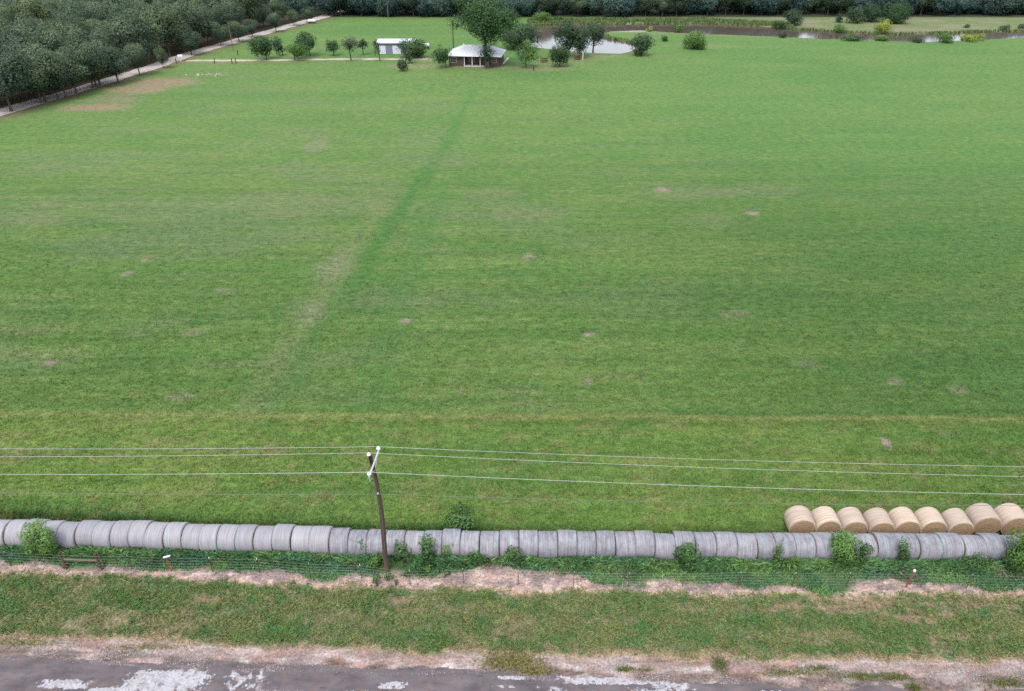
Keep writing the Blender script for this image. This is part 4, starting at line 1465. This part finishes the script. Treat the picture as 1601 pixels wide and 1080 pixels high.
seams = [-50, -21, 7, 35, 63, 90, 118, 146.5, 174, 202, 230, 259, 287, 315.5, 343, 372, 400, 428.5, 458, 487, 518, 547, 576, 605, 634.5, 664, 692.5, 721, 751, 781, 811, 841, 871, 901, 930.5,
         960, 991, 1021, 1052, 1083, 1115, 1147, 1177, 1205, 1236, 1267, 1297, 1328, 1362, 1393, 1427, 1461, 1494, 1527, 1558, 1589, 1620, 1651]
r = np.random.default_rng(12)
nb = len(seams) - 1
ends = [g(p, 836, 1.25)[0] for p in seams]
lefts = [k for k in range(nb) if seams[k + 1] < 519]
rights = [k for k in range(nb) if k not in lefts]
notes = {  # what marks a bale out
    19: 'larger pale bale with golden hay showing at its open end, last of the pale run',
    3: 'pale grey wrapped bale behind the feathery bush, its left neighbour half covered',
}
rl = 0
for k in range(nb):
    xa, xb = ends[k], ends[k + 1]
    X = (xa + xb) / 2
    Y = float(np.interp(X, [c[0] for c in cx_knots], [c[1] for c in cx_knots])) + r.normal(0, .05)
    L_ = xb - xa
    slope = -0.022
    if k in lefts:
        i = len(lefts) - 1 - lefts.index(k)
        if i == 0:
            ms = gold
            lab = 'largest pale grey bale, golden hay showing at its right end, left of the utility pole'
        else:
            ms = pale[r.integers(len(pale))]
            lab = 'smooth pale grey bale, %s left of the large bale with the golden end' % names_o[i - 1]
        sc = (L_ / 1.17 * 0.985, (q_ := .93 + .045 * r.random()), q_ + .015 * r.random())
    else:
        i = rights.index(k)
        ms = old[r.integers(len(old))]
        if i < 3:
            lab = 'weathered grey bale, %s right of the large bale with the golden end' % names_o[i]
        else:
            lab = 'weathered stained grey bale, %s right of the utility pole in the long row' % names_o[i - 3]
        q = 1.0 + (.035 if k in (38, 26) else 0)
        sc = (L_ / 1.2 * 0.985, q * (q_ := .955 + .055 * r.random()), q * (q_ + .02 * (r.random() - .5)))
    bale(ms, (X, Y, 0), slope + r.normal(0, .022) + (math.pi if r.random() < .5 else 0), sc, lab, 'grey net wrapped bales in the long row', r.normal(0, .008))

tanx = [(18.55, 33.98, 1.0), (20.2, 33.95, .98), (21.85, 33.9, .98), (23.55, 33.85, .97), (25.22, 33.9, .98), (26.88, 33.88, .99), (28.6, 33.82, .95), (30.4, 34.12, 1.06), (32.2, 34.1, 1.07), (34.0, 34.05, 1.04)]
tl = ['leftmost tan bale of the short row, its left side in full view', 'second tan bale from the left in the short row', 'third tan bale from the left in the short row',
      'fourth tan bale from the left in the short row', 'fifth tan bale from the left in the short row', 'sixth tan bale from the left in the short row',
      'seventh and lowest tan bale, just left of the larger ones', 'larger tan bale with a dark cord line, first after the low one', 'larger tan bale at the right edge, second after the low one', 'tan bale cut off by the right edge of the photo']
for i, (X, Y, s) in enumerate(tanx):
    bale(tan[i % 4], (X, Y, 0), -math.pi / 2 + r.normal(0, .03) - .05, (1, s * .97, s), tl[i], 'tan hay bales behind the grey row', r.normal(0, .01))

# ------------------------------------------------------------------ utility pole and its lines
PX, PY = g(605, 893)
po = empty('utility_pole', (PX, PY, 0))
tag(po, 'dark brown wooden utility pole with a pale cross-arm, standing before the bale row', 'utility pole')
pts = [(0, 0, -.3), (.02, 0, 1.5), (.10, .0, 3.5), (.13, 0, 5.2), (.06, .02, 7.2), (-.12, .04, 9.15)]
MB().tube(pts, [.155, .15, .14, .13, .118, .105], 14).build('pole_shaft', M['pole_wood'], po, True)
fa, na = np.array((*g(592, 704, 8.75), 8.75)), np.array((*g(577.5, 744, 8.75), 8.75))
orig = np.array((PX, PY, 0))
d = (fa - na) / np.linalg.norm(fa - na)
ca = (fa + na) / 2 - orig
axm = MB()
axm.tube([na - orig - d * .1, fa - orig + d * .1], .055, 8)
axm.build('cross_arm', M['galv'], po)
pole_at = np.array((-.08, .04, 8.05))
for e, tt in ((na, .72), (fa, .72)):
    p = ca + (e - orig - ca) * tt
    MB().tube([p + np.array((0, 0, -.03)), pole_at + np.array((.14, 0, 0))], .024, 6).build('brace', M['galv'], po)


def insulator(p, parent):
    mb = MB()
    p = np.array(p)
    z = np.array((0, 0, 1.0))
    mb.tube([p, p + z * .08, p + z * .085, p + z * .13, p + z * .135, p + z * .19, p + z * .22], [.035, .05, .115, .105, .10, .07, .04], 10)
    return mb.build('insulator', M['porcelain'], parent, False)


i1, i2, i3 = fa - orig, na - orig, np.array((-.16, .0, 9.13))
insulator(i1 + np.array((0, 0, .05)), po)
insulator(i2 + np.array((0, 0, .05)), po)
MB().tube([(-.10, .04, 8.9), (-.16, 0, 9.13)], [.03, .03], 6).build('pin_bracket', M['galv'], po)
insulator(i3, po)
MB().tube([i2 + np.array((0, 0, -.03)), i2 + np.array((.01, -.02, -.35))], .03, 6).build('arrester', M['galv'], po)
MB().tube([(.105, -.13, 6.55), (.105, -.23, 6.55)], .05, 8).build('neutral_bracket', M['galv'], po)
MB().tube([(-.04, -.13, 8.0), (.05, -.145, 6.6), (.16, -.15, 4.5), (.08, -.165, 2.0)], .012, 5).build('ground_wire', M['cable_dark'], po)


def line(att, ly, ry, rad, mat, label, sag):
    """a conductor: two sagging spans meeting at the pole"""
    pts = []
    for side, (ex, ey) in ((-1, (0, ly)), (1, (1601, ry))):
        z = att[2] - sag
        for _ in range(8):
            X, Y = g(ex, ey, z)
            s = math.hypot(X - att[0], Y - att[1]) / 85
            z = att[2] - 4 * sag * s * (1 - s)
        dx, dy = X - att[0], Y - att[1]
        l = math.hypot(dx, dy)
        span = []
        for k in range(0, 41):
            t = k / 40
            span.append((att[0] + dx / l * 85 * t, att[1] + dy / l * 85 * t, att[2] - 4 * sag * t * (1 - t)))
        pts = (list(reversed(span)) if side == -1 else pts + span[1:])
    o = MB().tube(pts, rad, 6).build('power_line', mat, None, True)
    tag(o, label, 'power line', 'power lines on the utility pole')


line(orig + i1 + np.array((0, 0, .27)), 701.5, 729.5, .0078, M['cable'], 'silvery power line on the far end of the cross-arm, topmost in the photo', 1.0)
line(orig + i3 + np.array((0, 0, .22)), 714, 745, .0078, M['cable'], 'silvery power line on the pole-top insulator, second from the top', 1.0)
line(orig + i2 + np.array((0, 0, .27)), 741.5, 773, .0095, M['cable'], 'silvery power line on the near end of the cross-arm, third from the top', 1.0)
line(orig + np.array((.105, -.23, 6.55)), 770, 790, .012, M['cable_dark'], 'thin dull power line on the pole shaft, lowest of the four', 1.1)

# ------------------------------------------------------------------ barbed wire fence
fo = empty('wire_fence', (0, float(yf(np.array(0.))), 0))
tag(fo, 'barbed wire fence on thin rusty posts between the weeds and the roadside turf', 'fence')
f0 = np.array((0, float(yf(np.array(0.))), 0))
base_px = [(207, 890), (333, 893), (406, 895), (486, 902), (565, 904), (641, 914), (725, 911), (810, 913), (896, 915), (982, 917), (1067, 917), (1153, 915), (1238, 916), (1323, 917), (1510, 920), (1600, 922), (18, 884)]
tops = []
r = np.random.default_rng(31)
for k, (px, py) in enumerate(base_px):
    X, Y = g(px, py)
    b = np.array((X, Y, 0)) - f0
    ln_ = r.normal(0, .03, 2)
    t = b + np.array((ln_[0], ln_[1], 1.22))
    mb = MB()
    u = np.array((.022, 0, 0))
    mb.tube([b + np.array((0, 0, -.1)), t], .019, 5)
    mb.box((b + t) / 2 + np.array((0, -.022, 0)), (.012, .04, 1.2))
    pst = mb.build('post', M['steel_post'], fo)
    MB().tube([t - np.array((0, 0, .1)), t + np.array((0, 0, .015))], .024, 6).build('post_cap', M['white'] if k in (1, 2, 4) else M['galv'], pst)
    tops.append((b, t))
wood_p = []
for (px, py) in ((105, 888), (160, 890)):
    X, Y = g(px, py)
    b = np.array((X, Y, 0)) - f0
    t = b + np.array((-.05, .0, 1.35))
    pst = MB().tube([b + np.array((0, 0, -.1)), b * .5 + t * .5, t], [.085, .08, .075], 10).build('wooden_post', M['post_wood'], fo, False)
    for q in range(5):
        z = .2 + q * .24
        p = b + (t - b) * (z / 1.35)
        MB().tube([p - np.array((0, 0, .02)), p + np.array((0, 0, .02))], [.092, .092], 10).build('wire_wrap', M['rail_wood'], pst)
    wood_p.append((b, t))
p0, p1 = wood_p[0][0] + np.array((0, 0, .78)), wood_p[1][0] + np.array((0, 0, .78))
MB().tube([p0, (p0 + p1) / 2 - np.array((0, 0, .02)), p1], .05, 8).build('rail', M['rail_wood'], fo)
for (px, py, dz, whi) in ((268, 893, 1.25, True), (1416, 918, 1.4, False)):
    X, Y = g(px, py)
    b = np.array((X, Y, 0)) - f0
    t = b + np.array((-.05 if whi else .12, 0, dz))
    pst = MB().tube([b - np.array((0, 0, .1)), t], .04, 8).build('red_post', M['red_post'], fo)
    pst['label'] = 'red painted fence post with a white top'
    q = b + (t - b) * .55
    MB().tube([q, b + np.array((.35 if not whi else .2, .2, .02))], .025, 6).build('brace', M['red_post'], pst)
    mb = MB()
    if whi:
        mb.box(t + np.array((.08, 0, .03)), (.42, .09, .05), rz=.15, ry=-.18)
    else:
        mb.tube([t - np.array((0, 0, .02)), t + np.array((0, 0, .09)), t + np.array((0, 0, .12))], [.075, .075, .04], 8)
    mb.build('post_cap', M['white'], pst)
    tops.append((b, t))
for (b, t) in wood_p:
    tops.append((b, t))
tops.sort(key=lambda p: p[0][0])
ext = [(np.array((-45., float(yf(np.array(-45.))), 0)) - f0,) * 2] + tops + [(np.array((45., float(yf(np.array(45.))), 0)) - f0,) * 2]
for q in range(5):
    z = .22 + q * .235
    pts = []
    for k, (b, t) in enumerate(ext):
        p = b + np.array((0, -.03, z))
        if pts:
            m_ = (np.array(pts[-1]) + p) / 2 - np.array((0, 0, .02))
            pts.append(tuple(m_))
        pts.append(tuple(p))
    MB().tube(pts, .0042, 4).build('wire', M['wire'], fo)

# ------------------------------------------------------------------ house
hx0, hx1, hy0, hy1 = -15.75, -1.95, 188.65, 198.15
ho = empty('brick_house', ((hx0 + hx1) / 2, (hy0 + hy1) / 2, 0), -.118)
tag(ho, 'low brick house with white hipped metal roof and front porch beside the shade tree', 'house')
cx0, cy0 = (hx0 + hx1) / 2, (hy0 + hy1) / 2
wx, wyd = (hx1 - hx0) / 2 - .6, (hy1 - hy0) / 2 - .6
wz = 2.42
mb = MB()
T = .2
mb.box((0, wyd - T / 2, wz / 2), (2 * wx, T, wz))
mb.box((-wx + T / 2, 0, wz / 2), (T, 2 * wyd - 2 * T, wz))
mb.box((wx - T / 2, 0, wz / 2), (T, 2 * wyd - 2 * T, wz))
# front wall set back behind the porch in the middle
pl, pr_, pb = -2.6, 3.6, 1.9
mb.box(((-wx + pl) / 2, -wyd + T / 2, wz / 2), (pl + wx, T, wz))
mb.box(((wx + pr_) / 2, -wyd + T / 2, wz / 2), (wx - pr_, T, wz))
mb.box(((pl + pr_) / 2, -wyd + pb, wz / 2), (pr_ - pl, T, wz))
mb.box((pl - T / 2 - .003, -wyd + pb / 2 + T / 2, wz / 2), (T, pb - T, wz))
mb.box((pr_ + T / 2 + .003, -wyd + pb / 2 + T / 2, wz / 2), (T, pb - T, wz))
mb.build('wall', M['brick'], ho)
MB().box(((pl + pr_) / 2, -wyd + pb / 2 - .25, .06), (pr_ - pl, pb + .3, .12)).build('porch_floor', M['concrete'], ho)
ex, ey = (hx1 - hx0) / 2, (hy1 - hy0) / 2
rz_, ridge = 4.12, 3.5
v = [(-ex, -ey, wz), (ex, -ey, wz), (ex, ey, wz), (-ex, ey, wz), (-ridge, 0, rz_), (ridge, 0, rz_),
     (-ex, -ey, wz + .14), (ex, -ey, wz + .14), (ex, ey, wz + .14), (-ex, ey, wz + .14), (-ridge, 0, rz_ + .14), (ridge, 0, rz_ + .14)]
fs = [(6, 7, 11, 10), (7, 8, 11), (8, 9, 10, 11), (9, 6, 10), (0, 1, 7, 6), (1, 2, 8, 7), (2, 3, 9, 8), (3, 0, 6, 9), (3, 2, 1, 0)]
rf = MB().add(v, fs).build('roof', M['roof_white'], ho)
MB().tube([(-ridge, 0, rz_ + .15), (ridge, 0, rz_ + .15)], .07, 6).build('ridge_cap', M['white'], rf)
MB().box((-3.5, 1.5, rz_ - .15), (.25, .25, .9)).build('vent_pipe', M['galv'], rf)
for s in (-1, 1):
    MB().box((0, s * (ey + .05), wz + .06), (2 * ex, .08, .14)).build('gutter', M['white'], rf)
for x in (pl + .15, pl + 2.1, pl + 4.1, pr_ - .15):
    MB().box((x, -wyd + .0, wz / 2 + .06), (.14, .14, wz - .125)).build('porch_post', M['white'], ho)


def window(parent, c, w, h, axis_='y'):
    mb = MB()
    for dx in (-1, 1):
        mb.box((c[0] + dx * (w / 2 + .04), c[1] - .03, c[2]), (.08, .07, h + .16))
    for dz in (-1, 1):
        mb.box((c[0], c[1] - .03, c[2] + dz * (h / 2 + .04)), (w, .07, .08))
    mb.box((c[0], c[1] - .03, c[2]), (w, .04, .05))
    o = mb.build('window', M['drive'], parent)
    MB().box((c[0], c[1] - .008, c[2]), (w, .02, h)).build('pane', M['glass'], o)


window(ho, (-5.1, -wyd, 1.45), 1.4, 1.15)
window(ho, (5.0, -wyd, 1.5), 1.1, 1.0)
window(ho, (-.9, -wyd + pb - T / 2, 1.4), 1.2, 1.2)
window(ho, (2.6, -wyd + pb - T / 2, 1.4), 1.0, 1.2)
dr = MB().box((.9, -wyd + pb - T / 2 - .03, 1.07), (.95, .06, 2.1)).build('door', M['dark_trim'], ho)
MB().box((1.25, -wyd + pb - T / 2 - .09, 1.05), (.05, .05, .12)).build('handle', M['galv'], dr)

# ------------------------------------------------------------------ shed
sx0, sx1 = g(592, 84)[0], g(592, 84)[0] + 9.6
sy0 = g(600, 84)[1]
so = empty('storage_shed', ((sx0 + sx1) / 2, sy0 + 3.2, 0))
tag(so, 'blue-grey metal shed with a pale roof and two white roller doors beyond the driveway', 'shed')
hw, hd, hz = 4.8, 3.2, 2.75
mb = MB()
mb.box((0, -hd + .08, hz / 2), (2 * hw, .16, hz)).box((0, hd - .08, hz / 2), (2 * hw, .16, hz))
mb.box((-hw + .08, 0, hz / 2), (.16, 2 * hd - .32, hz)).box((hw - .08, 0, hz / 2), (.16, 2 * hd - .32, hz))
mb.build('wall', M['shed_wall'], so)
v = []
for x in (-hw - .35, hw + .35):
    for (y, z) in ((-hd - .4, hz + .02), (0, hz + .55), (hd + .4, hz + .02), (hd + .4, hz - .08), (0, hz + .45), (-hd - .4, hz - .08)):
        v.append((x, y, z))
fs = [(0, 6, 7, 1), (1, 7, 8, 2), (2, 8, 9, 3), (3, 9, 10, 4), (4, 10, 11, 5), (5, 11, 6, 0), (0, 1, 4, 5), (1, 2, 3, 4), (6, 11, 10, 7), (7, 10, 9, 8)]
MB().add(v, fs).build('roof', M['shed_roof'], so)
for s in (-1, 1):
    MB().add([(s * (hw - .08), -hd, hz), (s * (hw - .08), hd, hz), (s * (hw - .08), 0, hz + .44), (s * (hw + .0), -hd, hz), (s * (hw + .0), hd, hz), (s * (hw + .0), 0, hz + .44)],
             [(0, 1, 2), (5, 4, 3), (0, 3, 4, 1), (1, 4, 5, 2), (2, 5, 3, 0)]).build('gable', M['shed_wall'], so)
for dx in (-3.7, .1):
    dd = MB().box((dx, -hd - .03, 1.02), (1.75 if dx < 0 else 2.1, .06, 2.04)).build('roller_door', M['door_white'], so)
    MB().box((dx, -hd - .075, .5), (.25, .03, .05)).build('handle', M['galv'], dd)

# ------------------------------------------------------------------ small things round the yard
def small_trailer(px, py, w, label, name='trailer'):
    X, Y = g(px, py)
    o = empty(name, (X, Y, 0), .1)
    mb = MB().box((0, 0, .95), (w, 1.1, .55)).box((0, 0, 1.25), (w * .92, 1.0, .06))
    mb.build('body', M['white'], o)
    MB().box((0, 0, .62), (w * 1.02, .9, .1)).build('frame', M['rust'], o)
    for dx in (-.3, .3):
        for sy in (-.5, .5):
            MB().tube([(dx * w, sy - .07, .3), (dx * w, sy + .07, .3)], .3, 12).build('wheel', M['dark_trim'], o)
    MB().tube([(w * .5, 0, .6), (w * .5 + .8, 0, .45)], .04, 6).build('drawbar', M['rust'], o)
    tag(o, label, 'trailer')


small_trailer(667, 75.5, 1.5, 'small white trailer parked on the grass right of the shed')
small_trailer(488, 36.5, 2.6, 'long white trailer at the far end of the gravel road')


def far_pole(px, py, yt, label, arm=True, mat='pole_wood', name='utility_pole', rad=.16):
    X, Y = g(px, py)
    h = zat(Y, yt)
    o = empty(name, (X, Y, 0), .3)
    MB().tube([(0, 0, -.2), (.02, 0, h * .5), (0, .03, h)], [rad, rad * .85, rad * .7], 8).build('pole_shaft', M[mat], o)
    if arm:
        MB().box((0, -.18, h - .5), (2.2, .1, .12)).build('cross_arm', M['rail_wood'], o)
        for dx in (-.95, 0.0, .95):
            insulator((dx, -.18, h - .44), o)
    tag(o, label, 'utility pole')


far_pole(709, 77, 34, 'grey utility pole rising behind the left side of the white roof')
far_pole(607, 28, 2, 'thin grey pole against the dark forest behind the shed', mat='rail_wood', arm=False, rad=.12)
far_pole(365, 80, 34, 'slender pole on the field side of the gravel road above the driveway entrance', mat='rail_wood', arm=False, rad=.12)
far_pole(189, 24, -14, 'pale pole standing up out of the wood beyond the gravel road', mat='concrete', arm=True, rad=.12)

r = np.random.default_rng(8)
for (px, py, lab) in ((336, 99, 'left gatepost of the driveway, dark and short'), (363, 99, 'dark fence post just below the driveway, left one of a close pair'),
                      (369, 99, 'dark fence post just below the driveway, right one of a close pair'), (372, 86, 'dark fence post on the grass above the driveway'),
                      (276, 99, 'dark gatepost at the mouth of the driveway'), (834, 110, 'dark post stump below the light green leafy tree')):
    X, Y = g(px, py)
    o = empty('fence_post', (X, Y, 0))
    MB().tube([(0, 0, -.1), (0, 0, .7), (.03, 0, 1.25)], [.14, .13, .12], 8).build('post', M['post_wood'], o)
    MB().tube([(.03, 0, 1.24), (.03, 0, 1.3)], [.12, .06], 8).build('post_cap', M['rail_wood'], o)
    tag(o, lab, 'fence post')

X, Y = g(283, 95.5)
o = empty('mailbox', (X, Y, 0), .4)
MB().box((0, 0, .5), (.16, .16, 1.0)).build('post', M['white'], o)
mb = MB()
arc = [(math.cos(t) * .32, math.sin(t) * .32) for t in np.linspace(0, math.pi, 9)]
vs_ = [(-.55, a, 1.25 + b) for a, b in arc] + [(.55, a, 1.25 + b) for a, b in arc] + [(-.55, .32, 1.0), (-.55, -.32, 1.0), (.55, .32, 1.0), (.55, -.32, 1.0)]
n9 = 9
fs_ = [(i, i + 1, n9 + i + 1, n9 + i) for i in range(8)] + [tuple([18] + list(range(9)) + [19]), tuple([21] + [n9 + i for i in reversed(range(9))] + [20]), (18, 20, n9, 0), (8, 17, 21, 19), (19, 21, 20, 18)]
mb.add(vs_, fs_).build('box', M['white'], o)
tag(o, 'white box on a post where the driveway meets the gravel road', 'mailbox')

# blue barrel, rusty rack and white post right of the house
X, Y = g(814, 92)
o = empty('barrel', (X, Y, 0))
MB().tube([(0, 0, 0), (0, 0, .08), (0, 0, .9), (0, 0, 1.75), (0, 0, 1.85)], [.36, .42, .46, .42, .3], 14).build('drum', M['blue'], o)
for z in (.55, 1.3):
    MB().tube([(0, 0, z - .03), (0, 0, z + .03)], .475, 14).build('hoop', M['white'], o)
tag(o, 'pale blue upright tank on the grass right of the house', 'tank')
for (px, py, lab, w) in ((851, 97, 'rusty metal rack between two trees right of the house', 1.6), (903, 93, 'brown rack of boards under the pond clump', 1.4)):
    X, Y = g(px, py)
    o = empty('rack', (X, Y, 0), .5)
    for dx in (-1, 1):
        for dy in (-.4, .4):
            MB().box((dx * w / 2, dy, .6), (.09, .09, 1.2)).build('leg', M['rust'], o)
    for z in (.4, .8, 1.15):
        MB().box((0, 0, z), (w + .2, 1.0, .07)).build('shelf', M['rust'], o)
    tag(o, lab, 'rack')
X, Y = g(911, 93)
o = empty('fence_post', (X, Y, 0))
MB().box((0, 0, .8), (.3, .3, 1.6)).build('post', M['concrete'], o)
MB().box((0, 0, 1.64), (.42, .42, .08)).build('post_cap', M['white'], o)
tag(o, 'pale stout post under the right side of the pond clump', 'fence post')
# stumps standing in the water
for (px, py, h_, lab) in ((1301, 60, .9, 'dark stump sticking out of the pond, left one of two'), (1311, 60, 1.1, 'dark stump sticking out of the pond, right one of two')):
    X, Y = g(px, py, WATER_Z)
    o = empty('stump', (X, Y + 1.5, -.9))
    MB().tube([(0, 0, 0), (.05, 0, .8), (.1, .05, .6 + h_)], [.42, .36, .2], 9).build('trunk', M['dark_trim'], o)
    MB().tube([(.06, 0, .9), (.5, .1, .8 + h_ * .7)], [.15, .06], 7).build('snag', M['dark_trim'], o)
    tag(o, lab, 'tree stump')
# rubble heap at the field edge
X, Y = g(330, 117)
mb = MB()
for k in range(30):
    a = r.random() * 6.28
    q = r.random()
    mb.box((X * 0 + r.normal(0, 2.2), r.normal(0, .7), .08), tuple(.12 + .3 * r.random(3) * np.array((1, 1, .5))), rz=a, rx=.4 * r.normal(), ry=.4 * r.normal())
o = mb.build('rubble', M['drive'])
o.location = (X, Y, 0)
tag(o, 'scattered pale rubble on the grass below the driveway entrance', None, None, 'stuff')

# ------------------------------------------------------------------ light, sky, camera
sc = bpy.context.scene
w = bpy.data.worlds.new('World')
sc.world = w
w.use_nodes = True
nt = w.node_tree
nt.nodes.clear()
sky = nt.nodes.new('ShaderNodeTexSky')
sky.sky_type = 'NISHITA'
sky.sun_disc = False
EL, AZ = math.radians(58), math.radians(200)
sky.sun_elevation = EL
sky.sun_rotation = AZ
sky.altitude = 0
sky.air_density = 1.0
sky.dust_density = 7.0
sky.ozone_density = 1.0
hs = nt.nodes.new('ShaderNodeHueSaturation')
hs.inputs['Saturation'].default_value = 0.8
cl = nt.nodes.new('ShaderNodeMix')
cl.data_type = 'RGBA'
cl.inputs[0].default_value = 0.7
cl.inputs[7].default_value = (6.6, 7.2, 8.0, 1)  # the even white of the cloud layer
bg = nt.nodes.new('ShaderNodeBackground')
bg.inputs['Strength'].default_value = 0.15
out = nt.nodes.new('ShaderNodeOutputWorld')
nt.links.new(sky.outputs[0], hs.inputs['Color'])
nt.links.new(hs.outputs[0], cl.inputs[6])
nt.links.new(cl.outputs[2], bg.inputs[0])
nt.links.new(bg.outputs[0], out.inputs[0])

from mathutils import Vector
sl = bpy.data.lights.new('sun', 'SUN')
sl.energy = 1.6
sl.angle = math.radians(18)
sl.color = (1.0, 0.97, 0.93)
so_ = bpy.data.objects.new('sun', sl)
C.objects.link(so_)
sd_ = Vector((math.sin(AZ) * math.cos(EL), math.cos(AZ) * math.cos(EL), math.sin(EL)))
so_.rotation_euler = sd_.to_track_quat('Z', 'Y').to_euler()
so_.location = (0, 0, 80)

cam = bpy.data.cameras.new('camera')
cam.sensor_width = 36
cam.lens = 36 * F / W0
cam.clip_end = 6000
cam.clip_start = 0.5
co = bpy.data.objects.new('camera', cam)
co.location = (0, 0, CAMH)
co.rotation_euler = (math.pi / 2 - P, 0, 0)
C.objects.link(co)
sc.camera = co
sc.view_settings.view_transform = 'Standard'
sc.view_settings.look = 'None'
sc.view_settings.exposure = 0.68
sc.view_settings.gamma = 1
sc.render.engine = 'CYCLES'
sc.cycles.max_bounces = 5
sc.cycles.diffuse_bounces = 2
sc.cycles.glossy_bounces = 2
sc.cycles.use_denoising = False
